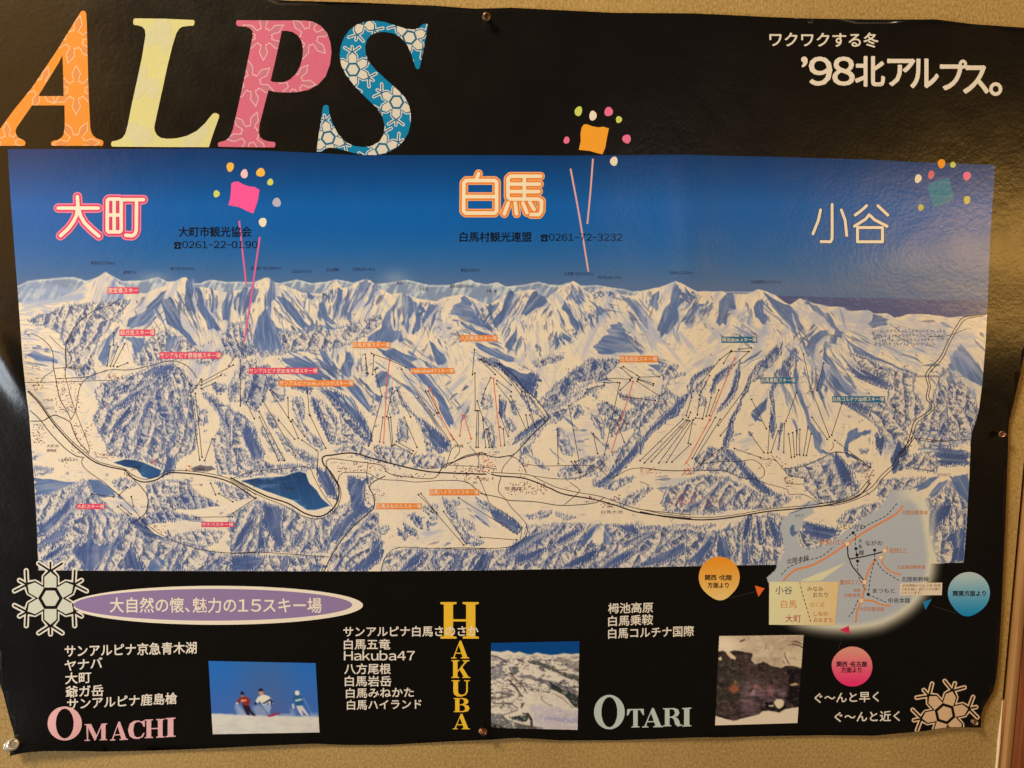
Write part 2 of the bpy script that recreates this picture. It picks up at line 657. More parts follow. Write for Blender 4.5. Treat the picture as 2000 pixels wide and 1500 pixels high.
n3 = noise((XX[sl] - .8 * YY[sl]) / 4, YY[sl] / 26, 3)
gate = np.clip((n2 - .40) * 5, 0, 1)
t = (np.clip((n1 - .54) * 3, 0, 1) * gate + np.clip((n3 - .54) * 3, 0, 1) * (1 - gate)) * .62 * np.clip((860 - YY[sl]) / 160, .15, 1) + np.clip((n2 - .52) * 2.2, 0, 1) * .28
cs = C_SNOW * (1 - t[..., None]) + np.array((172, 178, 200), np.float32) * t[..., None]
CANVAS[sl] = CANVAS[sl] * (1 - mm[..., None]) + cs * mm[..., None]
# distant hazy peak on the left
p_soft(parse("40,560 60,550 110,560 150,566 175,560 150,590 110,600 60,610 40,620"), (150, 166, 196), .75)
p_soft(parse("207,536 205,560 190,590 180,600 215,605 245,590 230,565"), (120, 145, 190), 1.0)

MAINY = np.interp(np.arange(0, 2000), MAIN[:-2, 0], MAIN[:-2, 1])
ART = []
ART_TXT = """
G1 S 1090,885 1050,900 1020,940 960,985 950,1010 900,1050 840,1075 830,1120 880,1140 960,1110 1000,1060 1050,970
G1 S 1050,960 1060,1010 1090,1110 1160,1150 1200,1200 1260,1270 1290,1250 1180,1120 1170,1050 1130,960 1110,920
G1 S 1225,815 1210,870 1200,930 1210,1010 1250,1070 1275,1040 1245,950 1265,880 1240,820
G1 S 1270,880 1290,950 1280,1000 1340,1090 1350,1130 1440,1150 1380,1050 1330,980 1310,900 1290,860
G1 S 1370,870 1380,930 1370,1010 1390,1030 1400,960 1390,880
G1 S 1480,890 1470,920 1440,1000 1450,1080 1490,1090 1500,1010 1520,950 1510,890
G1 S 1570,880 1540,930 1530,990 1560,1040 1600,960 1620,880
G1 S 1640,860 1620,910 1590,960 1580,1050 1640,960 1680,880
G1 S 1760,820 1750,870 1730,950 1740,1010 1700,1050 1690,1100 1650,1180 1640,1300 1720,1310 1850,1240 1860,1180 1800,1120 1760,1070 1770,980 1800,930 1790,850
G1 S 1800,930 1850,1010 1920,1090 1990,1170 2000,1130 1930,1010 1860,940
G1 F 350,1020 450,990 700,960 830,960 800,1030 720,1110 640,1200 600,1330 620,1470 500,1440 470,1350 420,1230 380,1150 180,1090 230,1060
G1 F 1080,1150 1180,1200 1290,1280 1360,1300 1440,1280 1480,1300 1350,1380 1250,1330 900,1370 870,1330 930,1250 1000,1180
G1 F 1490,1110 1620,1100 1640,1190 1600,1330 1500,1320 1470,1200
G1 F 1860,1140 1960,1180 2000,1280 1850,1300 1700,1320 1720,1260
G1 S 790,1110 740,1160 690,1210 660,1290 640,1330 690,1380 720,1290 720,1230 760,1170
G1 S 800,1190 860,1240 880,1330 900,1300 930,1260 940,1190
G1 S 1100,1170 1070,1250 1080,1300 1130,1260 1150,1200
G1 X 1440,1210 1470,1290 1580,1320 1700,1290 1650,1250 1560,1240
G1 L 140,1195 200,1190 215,1220 150,1225
G1 S 170,1310 230,1290 300,1320 380,1340 370,1365 240,1345
G1 W 740,1190 770,1250 720,1380 880,1385 850,1290 800,1230
G2 S 95,640 80,700 75,790 100,870 140,920 150,1000 200,1080 190,1120 100,1130 0,1090 0,920 40,850 60,780 60,720
G2 L 150,670 190,760 230,850 200,900 170,800
G2 S 190,740 250,780 320,860 400,920 440,1000 400,990 330,930 260,850
G2 S 400,670 450,700 430,740 400,720
G2 S 510,690 490,760 480,850 540,900 640,940 600,900 550,850 530,760 530,690
G2 S 560,680 575,720 560,770 550,720
G2 S 640,640 620,720 590,790 590,900 620,850 660,740 670,660
G2 S 710,640 690,720 650,820 640,890 690,830 720,740
G2 S 800,600 770,680 740,760 710,880 740,930 740,830 790,740 850,690 890,600 850,580
G2 S 890,660 870,720 830,780 880,750 930,650 950,660 930,620 910,600
G2 S 1110,690 1060,770 1000,850 970,930 880,1010 860,1040 960,1060 1150,1050 1140,1000 1060,940 1040,860 1080,790
G2 S 1130,690 1210,740 1220,830 1180,900 1180,1000 1140,920 1120,800
G2 S 1210,740 1260,780 1320,800 1270,850 1260,960 1210,1020 1200,1000 1230,900
G2 S 1330,760 1400,790 1340,850 1290,920 1280,900
G2 S 1590,700 1550,760 1500,810 1490,840 1560,860 1650,890 1700,860 1650,770 1640,730
G2 S 1660,720 1720,820 1720,870 1780,880 1820,980 1720,930 1640,880 1700,850
G2 S 1560,890 1680,950 1800,1000 1860,1020 1720,1010 1570,920
G2 S 1760,760 1830,780 1820,880 1800,860
G2 S 1974,700 1920,770 1880,850 1870,930 1820,960 1900,900 1974,830
G2 L 1540,920 1480,960 1390,990 1480,1060 1500,1000
G2 S 1340,1050 1380,1080 1440,1160 1460,1210 1400,1240 1370,1200 1360,1130
G2 S 930,1110 1080,1120 1250,1190 1210,1230 1330,1330 1400,1430 1340,1400 1250,1310 1130,1240 1030,1190
G2 S 1690,1060 1830,1100 1974,1180 1974,1260 1830,1170 1700,1100
G2 S 690,1110 680,1200 650,1280 700,1340 760,1240 720,1150
G2 S 470,1090 540,1150 590,1250 600,1330 540,1260 510,1180
G2 S 230,1180 380,1160 450,1220 520,1300 420,1280 300,1220
G2 F 200,1000 340,980 500,940 640,950 800,900 960,850 980,900 880,980 740,1060 560,1120 340,1120 210,1130
G2 S 440,900 450,960 430,1000 410,930
G2 S 520,880 560,920 600,960 540,950
G3 S 690,960 640,1030 600,1120 640,1130 700,1080 760,1060 790,1020 740,990 720,960
G3 S 560,970 520,1060 480,1150 430,1220 380,1200 460,1100 490,1000 520,960
G3 S 600,1120 570,1200 580,1290 510,1390 490,1330 550,1250
G3 L 700,1170 740,1230 770,1290 740,1380 690,1370 700,1300 680,1220
G3 L 640,1310 710,1400 700,1450 660,1430
G3 S 950,920 940,1000 1000,1060 1030,1040 990,990 970,940
G3 S 900,1020 880,1080 920,1110 940,1170 970,1220 950,1280 1000,1230 1000,1170 950,1110
G3 S 1000,910 1020,980 1050,1040 1000,1010
G3 S 1060,1000 1130,1060 1190,1100 1150,1130 1130,1190 1110,1130 1120,1080
G3 S 1070,1090 1090,1160 1060,1130
G3 S 850,1230 870,1320 830,1370 830,1290
G3 S 880,1240 950,1290 940,1320 900,1300
G3 S 1150,940 1180,980 1150,1000 1130,970
G3 S 1210,960 1240,990 1200,1010
G3 S 1290,980 1350,1000 1420,1070 1480,1170 1490,1220 1440,1190 1370,1080 1310,1020
G3 S 1270,1170 1220,1210 1200,1260 1110,1340 1130,1390 1200,1400 1280,1390 1410,1390 1450,1400 1400,1320 1330,1240
G3 L 1290,1090 1400,1230 1500,1330 1560,1340 1480,1370 1380,1270 1290,1150
G3 S 1880,1050 1850,1080 1750,1160 1700,1190 1760,1090 1830,1030
G3 F 680,1450 800,1420 900,1410 860,1440 700,1490
G3 L 0,1100 60,1150 120,1190 60,1270 0,1250
G4 S 185,540 170,560 160,640 120,690 90,780 110,820 160,790 200,740 190,680 230,640 250,620 215,580
G4 S 100,590 60,610 50,660 80,680 90,640
G4 S 230,560 270,600 300,615 270,630 240,600
G4 S 290,660 320,650 280,720 250,760 230,750
G4 S 340,670 370,640 330,720
G4 S 440,600 410,640 410,700 390,760 450,750 460,690 510,660 480,610 460,590
G4 S 620,620 590,670 600,720 640,750 670,740 640,700 650,640
G4 S 650,600 700,630 770,650 820,710 860,780 800,780 740,720 680,660
G4 L 470,660 560,700 600,760 680,780 620,840 560,820 500,760
G4 S 840,625 920,660 990,710 1020,760 1050,800 1040,830 1000,860 970,900 990,950 1060,1010 1020,990 950,930 955,870 1000,820 1020,790 980,740 900,680
G4 L 870,700 940,700 990,760 940,790 890,800
G4 S 890,820 940,790 1000,800 960,820 920,860 900,930 870,910 860,870
G4 S 1060,815 1130,870 1220,920 1330,970 1440,1010 1400,1010 1250,945 1120,905
G4 L 1200,790 1330,800 1460,950 1450,1000 1350,930 1220,870
G4 L 1060,900 1200,940 1300,1000 1280,1040 1150,980
G4 S 970,900 1010,960 1060,1050 1130,1110 1080,1110 1030,1060 990,990
G4 S 950,960 940,1020 920,1090 940,1110 970,1040
G4 L 990,670 1060,670 1080,685 1190,680 1210,710 1180,760 1100,800 1060,790 1030,720
G4 S 1210,700 1300,730 1280,760 1190,780
G4 S 480,760 570,800 600,825 560,815
G4 X 800,880 770,930 740,980 700,1010 690,1060 740,1040 800,960 820,900
G4 X 740,850 700,880 650,930 620,990 590,1050 620,1040 670,980 730,920
G4 L 440,760 540,780 600,830 560,830 430,820 360,860 340,940 300,990 280,960 330,880 380,790
G4 L 0,640 40,700 90,800 120,850 60,880 0,840
G4 S 1640,900 1620,950 1600,1000 1650,1000 1700,1040 1780,1080 1790,1000 1720,920 1670,860
G4 L 1300,740 1450,730 1540,770 1600,820 1560,900 1480,880 1380,800
G4 L 1500,720 1640,740 1560,830
G4 F 1580,980 1680,1060 1740,1120 1760,1200 1720,1380 1560,1350 1440,1320 1500,1200 1540,1100
G4 X 1560,1230 1640,1140 1650,1100 1640,1250 1590,1350 1540,1340 1560,1280
G4 X 1700,1150 1760,1200 1720,1350 1680,1330
G4 F 1280,990 1440,1010 1420,1100 1480,1190 1400,1280 1350,1340 1280,1260 1180,1160 1290,1160 1300,1080
G4 X 1130,1160 1250,1220 1350,1330 1370,1370 1300,1400 1310,1350 1240,1280
G5 F 740,430 850,370 1000,330 1160,260 1330,230 1400,290 1500,400 1480,470 1500,600 1520,800 1500,900 1400,960 1290,1050 1200,1000 1000,930 830,870 760,760 720,650 780,560 740,480
G5 T 1090,320 1180,270 1330,235 1370,270 1300,350 1260,400 1180,390 1200,330
G5 X 790,470 850,420 950,400 1060,380 1140,370 1180,340 1260,330 1260,380 1170,400 1080,420 960,450 850,490
G5 T 820,580 900,570 1000,500 1080,430 1100,460 1000,540 900,590
G5 T 840,770 900,690 960,610 1010,560 1030,600 960,680 920,730
G5 X 1110,460 1150,470 1150,560 1080,680 1000,760 900,820 890,790 1010,680 1090,560
G5 X 1110,640 1160,600 1160,720 1130,840 1080,890 1050,870 1090,760
G5 X 1210,440 1250,470 1310,570 1370,720 1390,800 1300,920 1230,930 1260,850 1260,780 1230,620 1190,560
G5 T 1370,500 1400,600 1450,700 1400,690 1350,560
G5 T 1290,940 1370,960 1340,1080 1250,1100 1280,1020
G5 F 1560,470 1640,480 1740,560 1850,640 1960,740 1974,1080 1880,1060 1780,1090 1680,1080 1660,940 1640,820 1700,740 1700,640
G5 T 1820,610 1900,650 1960,750 1974,850 1900,800 1850,720 1810,680
G5 X 1560,465 1650,530 1760,640 1800,700 1830,830 1860,880 1830,1000 1840,1090 1780,1080 1790,950 1790,820 1740,700 1660,560
G5 F 1880,230 1974,200 1974,600 1880,540 1770,520 1760,420 1830,300
G5 X 1940,280 1974,260 1974,560 1930,540 1880,500 1920,400
G5 F 1640,400 1700,390 1740,420 1730,460 1670,470
G5 F 1540,600 1600,610 1600,680 1560,710 1520,700
G5 F 820,870 1000,930 1200,990 1260,1050 1120,980 960,960 830,930
G5 F 1300,300 1420,300 1460,420 1440,560 1380,480 1330,380
G5 B 865,1000 960,972 1050,978 1110,1000 1255,1065 1230,1113 1160,1128 1100,1112 1050,1050 960,1030
G5 D 1470,1045 1530,1020 1620,1025 1660,1050 1600,1070 1500,1070
G5 S 265,1120 600,1150 480,1200 400,1240 270,1260
G5 S 680,1130 780,1140 840,1190 900,1260 760,1270 700,1200
G5 L 250,920 330,930 300,960
G5 F 262,1030 420,1050 330,1090 265,1090
G5 F 600,1160 650,1130 700,1180 740,1260 820,1330 900,1400 1000,1420 1090,1500 290,1500 270,1270 400,1240
G5 T 560,1200 510,1280 460,1360 370,1440 300,1500 420,1500 500,1410 550,1300
G5 T 620,1230 690,1360 760,1420 740,1500 690,1500 660,1390
G5 L 790,1280 900,1265 1030,1340 1090,1410 1000,1400 850,1310
G5 F 870,1150 930,1120 1010,1140 1050,1160 1000,1190 910,1210
G5 F 1130,1180 1300,1140 1450,1150 1500,1230 1600,1280 1690,1340 1560,1360 1380,1350 1200,1400 1130,1400 1150,1300
G5 X 1260,1290 1450,1230 1580,1290 1690,1345 1560,1360 1380,1340
G5 F 1660,1150 1900,1220 1960,1280 1850,1300 1740,1250
G5 X 1100,1430 1250,1370 1500,1420 1560,1430 1200,1460 1130,1500 1000,1500 990,1430
GA F 275,300 500,250 700,200 850,230 1000,240 1100,380 1400,430 1550,480 1800,540 2000,520 2000,660 298,660
GA T 300,450 400,370 560,310 520,380 420,440 300,480
GA T 280,310 400,250 500,150 560,60 560,200 480,260 380,370 290,390
GA T 660,120 720,200 740,300 730,420 820,450 880,430 980,340 960,420 820,560 740,660 680,660 640,580 560,500 600,450 660,430 690,380 700,290
GA T 320,560 420,500 540,430 500,520 400,570
GA T 1000,250 1050,320 1150,400 1350,420 1300,340 1130,300 1090,250
GA T 1030,440 1060,520 1150,660 1000,660 960,600
GA S 1180,580 1260,540 1290,600 1260,660 1150,660
GA T 1400,540 1440,660 1350,660
GA F 1380,380 1600,340 1750,360 1700,430 1600,480 1450,440 1350,400
GA T 1750,600 1850,560 2000,580 2000,660 1850,660 1800,620
GA T 1600,640 1700,560 1760,560 1650,660
GA W 1140,300 1230,280 1300,320 1310,370 1290,400 1200,370
GA W 1370,190 1500,180 1700,160 1800,130 1900,100 2000,90 1960,120 1840,200 1810,240 1600,230 1450,210
G6 F 110,100 250,40 330,120 380,180 370,280 310,300 260,180 240,290 180,355 110,300 60,240 0,250 0,190 90,130
G6 X 180,60 240,80 260,180 230,290 180,350 120,300 140,200
G6 F 20,380 100,420 160,460 240,650 180,740 100,720 60,650 40,780 0,800 0,380
G6 T 110,440 160,500 200,600 240,660 220,720 160,690 110,600 90,500
G6 F 60,830 150,770 300,760 550,740 610,700 600,760 540,770 520,790 420,810 300,790 150,820
G6 F 60,650 140,750 250,780 400,755 500,750 420,740 300,750 200,700 130,700
G6 F 260,380 310,400 320,470 290,480 260,430
G6 F 220,470 250,500 340,640 380,710 350,710 280,610 220,520
G6 F 320,510 400,560 450,630 520,650 600,700 560,720 460,690 380,630
G6 F 430,290 500,270 520,370 500,440 560,520 640,590 640,640 560,590 490,480 440,360
G6 F 560,270 640,300 700,350 740,420 730,560 700,600 660,500 600,380
G6 T 570,270 610,310 640,400 680,500 720,590 690,580 640,470 590,370
G6 F 640,230 760,270 900,380 980,520 970,600 880,580 800,600 740,600 780,480 760,380 700,300
G6 T 600,190 700,210 800,260 870,330 940,430 980,530 960,600 930,500 860,430 780,350 700,280
G6 S 780,180 880,280 960,370 1000,380 900,200 830,150 780,140
G6 T 250,130 430,200 560,250 560,200 450,190
G6 S 340,0 430,0 560,60 700,130 780,220 660,180 480,100
G6 S 600,0 700,50 740,130 700,120 640,60
G6 S 780,30 860,50 850,140 800,130
G6 F 980,330 1010,330 1020,380 990,390
G6 F 1110,230 1150,270 1180,370 1150,390 1120,320
G6 X 1180,440 1230,460 1240,560 1180,580 1160,520
G6 S 1000,130 1060,90 1110,100 1100,180 1030,215 1000,170
G6 S 1010,250 1060,260 1040,310 1010,290
G6 F 1160,200 1200,280 1260,370 1340,440 1440,560 1530,610 1500,640 1370,640 1350,520 1280,400 1200,320
G6 T 1340,430 1440,500 1540,600 1520,645 1400,620 1390,540
G6 S 1230,60 1350,120 1420,200 1500,300 1560,420 1540,500 1480,400 1440,280 1380,200 1280,120
G6 L 1200,80 1260,160 1340,250 1420,360 1480,420 1420,400 1300,280 1210,160
G6 L 1480,240 1640,120 1660,130 1520,270
G6 L 1560,420 1660,300 1670,340 1590,430
G6 F 1000,620 1100,620 1250,640 1260,700 1180,760 1050,700
G6 F 1280,680 1400,670 1500,700 1490,760 1330,760 1270,720
G6 F 730,640 900,600 1020,680 1080,720 960,700 820,650
G6 T 600,760 680,780 740,900 740,980 680,960 620,860
G6 B 60,852 200,828 370,818 485,782 530,798 555,870 605,920 645,980 706,1032 600,1063 540,1063 440,993 320,953 180,903
G6 T 820,820 1000,840 940,880 930,930 940,990 1000,1040 950,1090 860,1180 750,1290 700,1280 680,1230 760,1130 830,1080 850,1000 820,900
G6 F 700,1060 830,1010 850,1080 760,1140 680,1100
G6 F 0,1100 180,990 250,1010 420,1050 520,1120 700,1110 700,1250 680,1350 500,1360 300,1340 150,1370 0,1340
G6 T 230,1020 290,1030 370,1060 360,1200 390,1310 330,1320 280,1220 220,1150
G6 T 120,1140 180,1110 170,1170 80,1300 20,1330 60,1220
G6 T 430,1300 510,1190 530,1120 520,1230 470,1310
G6 T 590,1150 620,1280 680,1330 640,1340 600,1260
G6 T 210,1180 240,1260 250,1340 190,1340
G6 F 0,1380 640,1380 600,1485 0,1485
G6 T 0,1380 100,1370 240,1390 160,1485 0,1485
G6 T 380,1380 420,1420 380,1485 330,1485
G6 T 560,1430 650,1440 640,1485 560,1485
G6 F 870,1120 960,1090 1030,1080 1030,1180 1060,1300 1040,1400 950,1485 680,1485 720,1330 800,1220
G6 T 1000,1240 1060,1290 1050,1400 950,1485 820,1485 960,1380 1000,1300
G6 F 1040,1190 1110,1170 1090,1210 1050,1230
G6 X 1170,1190 1240,1240 1220,1260 1170,1220
G6 X 1210,1150 1300,1210 1280,1240 1220,1200
G6 X 1270,1100 1330,1110 1340,1190 1290,1160
G6 X 1240,1090 1290,1080 1260,1120
G6 X 1370,1140 1400,1140 1380,1200
G6 F 1340,1040 1440,1020 1440,1110 1410,1130 1370,1080
G6 F 1480,970 1540,1000 1580,1090 1640,1230 1760,1290 1700,1310 1620,1260 1560,1140 1490,1030
G6 F 1620,1120 1690,1150 1710,1200 1650,1190
G6 F 1540,990 1600,1000 1580,1030
G6 L 1640,990 1786,1050 1786,1130 1700,1060
G6 L 1400,1180 1500,1200 1480,1260 1300,1290 1350,1230
G6 F 1090,1370 1250,1330 1786,1340 1786,1485 1050,1485
G6 T 1230,1420 1320,1360 1360,1350 1320,1440 1220,1485 1180,1485
G6 T 1480,1340 1580,1360 1620,1400 1560,1485 1480,1470 1530,1400
G6 T 1640,1485 1700,1400 1786,1360 1786,1485
G7 F 1170,140 1240,60 1280,30 1080,0 960,90 830,190 760,270 720,310 770,350 860,330 960,230 1080,170
G7 X 960,100 1100,20 1250,0 1290,20 1230,80 1140,130 1000,160 870,250 790,300 760,280 850,180
G7 T 300,0 480,30 620,60 730,120 710,180 690,270 600,210 520,130 430,60
G7 W 430,0 540,30 680,90 640,110 560,80 470,40
G7 T 770,410 700,440 640,490 570,540 560,590 640,540 720,490 780,430
G7 F 780,360 870,340 960,260 1060,210 1180,190 1100,230 960,310 900,380 860,440 770,460 700,560 650,620 700,700 790,770 740,760 660,680 600,640 590,720 620,740 590,600 700,500 780,430
G7 F 330,250 400,270 390,340 330,350
G7 T 450,290 500,300 480,370 490,420 450,390
G7 F 480,400 540,440 550,500 510,510 490,450
G7 F 520,300 560,330 570,400 540,380
G7 F 600,230 690,300 720,380 660,370 620,290
G7 F 340,410 400,470 420,620 380,600 370,480
G7 L 310,500 330,520 320,610 300,600
G7 L 200,300 240,300 200,390 130,420
G7 F 940,350 1010,320 1030,390 970,420
G7 X 1130,320 1200,310 1270,350 1350,380 1350,430 1270,420 1180,400 1140,370
G7 F 1090,400 1150,400 1180,470 1170,520 1110,460
G7 F 860,480 920,540 960,680 890,660 850,560
G7 F 1155,520 1185,530 1170,560
G7 F 1170,590 1210,600 1190,630
G7 L 920,530 1080,520 1000,560
G7 F 1100,230 1140,240 1130,270 1100,260
G7 X 1280,240 1330,260 1440,290 1440,340 1380,310 1290,270
G7 F 1440,300 1550,260 1620,220 1700,280 1640,330 1540,440 1460,540 1420,640 1330,720 1260,810 1180,890 1110,880 1130,800 960,840 860,820 860,780 980,740 1090,690 1220,680 1330,600 1390,520 1400,400
G7 T 1750,270 1720,340 1680,400 1600,420 1530,480 1470,560 1430,640 1370,710 1280,800 1180,890 1120,880 1220,800 1320,700 1400,600 1460,500 1560,400 1660,290
G7 F 1180,900 1260,850 1390,820 1360,860 1240,920
G7 F 1280,1010 1350,960 1480,900 1510,910 1420,990 1300,1030
G7 F 640,1100 820,1060 780,1100 650,1120
G7 F 840,1080 980,1110 900,1130
G7 F 640,1170 900,1150 1100,1160 1200,1160 1400,1170 1550,1180 1786,1160 1786,1455 1000,1475 0,1485 0,1340 540,1340 620,1250
G7 F 290,990 380,1020 360,1060 300,1010
G7 T 360,1040 450,1060 560,1130 610,1180 570,1220 480,1170 400,1100
G7 F 60,980 130,1080 200,1210 340,1290 230,1290 150,1190 80,1060
G7 L 180,980 300,1040 400,1130 480,1210 340,1140
G7 W 1100,1170 1180,1165 1170,1290 1100,1290
G7 T 830,1290 900,1230 1000,1180 1040,1190 980,1240 880,1300
G7 T 500,1330 640,1240 760,1200 840,1190 700,1280 560,1370 480,1390
G7 S 1180,1200 1200,1180 1240,1260 1230,1300 1170,1300
G7 T 1250,1165 1380,1160 1440,1220 1420,1240 1340,1220
G7 S 1080,1180 1130,1160 1100,1240 1050,1300 1020,1290
G7 T 980,1400 1100,1330 1160,1330 1080,1420 950,1465 850,1470
G7 T 1290,1290 1380,1260 1500,1200 1530,1230 1450,1260 1330,1320
G7 T 560,1380 700,1340 820,1300 700,1400 560,1440
G7 T 80,1485 140,1400 100,1350 200,1360 170,1485
G7 T 250,1485 320,1380 270,1350 400,1360 360,1485
G7 T 1240,1380 1430,1330 1330,1410 1190,1460 1150,1460
G7 T 1430,1440 1600,1350 1786,1260 1786,1330 1600,1430 1480,1455
PX F 1340,1040 1420,1036 1460,1020 1460,1106 1340,1110
PX T 1345,1100 1370,1070 1385,1045 1395,1060 1380,1085 1365,1106
PX T 1405,1045 1420,1050 1430,1085 1415,1100 1400,1075
PX F 1180,820 1235,800 1270,790 1240,830 1195,850
PX L 1080,830 1140,860 1150,900 1110,880
PX F 1660,690 1700,700 1740,730 1720,740 1680,715
PX T 1650,700 1680,720 1720,735 1750,760 1720,755 1670,735
PX L 1540,660 1600,690 1640,740 1590,720
PX L 1600,700 1680,760 1720,800 1680,800 1630,750
PX F 1690,790 1740,800 1775,850 1750,880 1720,850
PX T 1755,860 1775,880 1770,905 1745,925 1740,900
PX F 1850,760 1880,800 1900,840 1880,860 1850,830
PX F 1780,840 1830,850 1870,870 1800,880
PX L 1760,640 1850,650 1900,640 1905,680 1840,700 1780,690
PX L 1850,690 1900,700 1905,780 1870,740
G8 S 60,50 180,50 240,80 230,120 160,110
G8 F 180,60 330,60 300,130 400,130 260,170 220,260 230,330 180,330 200,200
G8 F 0,360 200,340 320,330 280,430 180,520 60,640 0,720
G8 T 340,350 400,330 390,380 340,420 330,490 250,520 170,590 90,650 40,720 0,820 0,740 60,640 180,520 280,430
G8 T 640,60 560,100 470,150 430,200 410,250 440,330 450,290 440,220 500,170 600,110
G8 F 480,220 560,200 560,260 500,300
G8 F 520,320 570,350 560,390 510,400
G8 T 620,240 640,160 700,110 790,50 790,80 700,160 650,230 640,290 610,300
G8 T 860,20 830,120 800,230 760,330 710,390 660,460 700,440 770,380 820,300 850,200
G8 T 1050,20 1020,80 960,160 930,270 880,340 860,430 820,490 800,560 800,640 770,700 750,780 720,760 730,680 750,620 780,520 830,440 860,380 900,280 940,160 1000,60
G8 T 1240,20 1300,140 1270,200 1180,230 1140,300 1150,400 1160,500 1170,590 1140,690 1120,600 1130,500 1130,400 1120,300 1160,180 1220,100
G8 L 1060,120 1180,60 1120,180 1040,220
G8 S 1370,0 1345,80 1370,170 1360,260 1410,350 1450,450 1470,560 1550,640 1570,700 1550,770 1640,820 1590,825 1510,780 1495,680 1440,590 1425,480 1375,370 1340,290 1330,200 1325,100 1350,0
G8 S 1580,40 1560,130 1530,200 1520,270 1570,360 1590,330 1560,260 1590,150
G8 S 1620,100 1700,180 1760,260 1850,340 1760,300 1680,260 1640,180
G8 T 1740,390 1850,370 1985,430 1985,500 1880,440
G8 S 980,430 1090,350 1080,440 1020,510 980,490
G8 S 970,470 1040,520 1000,560 970,510
G8 T 1210,560 1230,560 1200,700 1190,790
G8 F 480,860 600,760 700,790 860,940 980,1040 860,1020 700,960 460,960
G8 T 700,770 800,810 900,910 980,1000 1050,1070 1200,1190 1140,1200 1000,1120 920,1030 860,950 780,860
G8 L 90,1080 300,1030 450,1040 300,1090
G8 L 830,720 960,670 1000,740 860,780
G8 F 180,1250 230,1130 420,1050 600,1000 760,1040 900,1100 1050,1180 1240,1170 1300,1220 1200,1280 900,1290 760,1300 600,1340 400,1330 230,1310
G8 F 1250,960 1400,920 1600,850 1650,820 1750,880 1840,980 1890,1100 1870,1160 1700,1230 1550,1240 1420,1110 1410,1030 1290,1010
G8 T 1690,820 1760,880 1830,990 1840,1060 1760,1090 1700,970 1660,880
G8 T 1640,950 1660,1060 1640,1100 1610,1040
G8 F 1800,930 1900,880 1985,900 1985,950 1880,970
G8 S 1750,790 1780,660 1840,620 1985,630 1985,660 1860,680 1800,740 1800,810 1890,860 1880,880 1790,850
G8 F 1890,790 1960,780 1950,810 1900,810
G8 F 1700,1400 1780,1320 1985,1260 1985,1340 1850,1390 1760,1430
G8 T 930,1370 970,1360 940,1440 900,1500 860,1500
G8 T 990,1360 1030,1380 1060,1500 1010,1500
G8 T 1100,1350 1140,1360 1130,1420
G8 S 720,1490 800,1400 760,1500
G8 F 0,1470 170,1440 160,1500 0,1500
G8 F 280,1430 420,1450 650,1430 500,1500 290,1500
G9 F 1120,170 1370,100 1390,200 1380,260 1150,230
G9 T 1400,80 1370,130 1390,200 1440,220 1622,210 1622,130 1500,100
G9 L 1250,60 1450,50 1622,60 1622,0 1230,0
G9 L 980,0 1100,10 1080,100 1010,140
G9 T 940,0 1010,0 1020,60 980,130 960,90
G9 F 960,430 980,320 1300,300 1200,380 1050,400 1000,470
G9 F 700,600 760,540 960,480 990,500 880,560 760,620
G9 F 1300,450 1380,440 1470,330 1600,500 1595,700 1575,910 1400,910 1330,740 1350,600
G9 S 1200,380 1330,300 1400,290 1320,370 1250,400
G9 S 1470,300 1615,290 1610,500 1560,440 1480,370 1500,350
G9 S 1400,330 1460,330 1380,420 1330,450 1320,430
G9 T 1370,490 1500,490 1470,580 1400,640 1370,720 1330,700 1330,560
G9 T 1440,740 1560,640 1595,700 1575,910 1480,910 1500,800
G9 T 430,610 600,650 700,680 650,740 580,750 480,720 430,690
G9 F 400,680 500,730 560,770 540,810 440,800 400,740
G9 F 0,590 250,560 290,590 300,800 230,920 0,920
G9 T 20,600 70,580 60,680 20,760 0,760
G9 T 100,580 130,620 150,760 110,760 110,680
G9 T 180,590 220,600 270,700 290,760 250,780 200,680
G9 T 150,800 170,920 120,920
G9 T 0,880 40,760 60,920 0,920
"""
for _l in ART_TXT.strip().split('\n'):
    _g, _k, _s = _l.split(' ', 2)
    ART.append((_g, _k, _s))



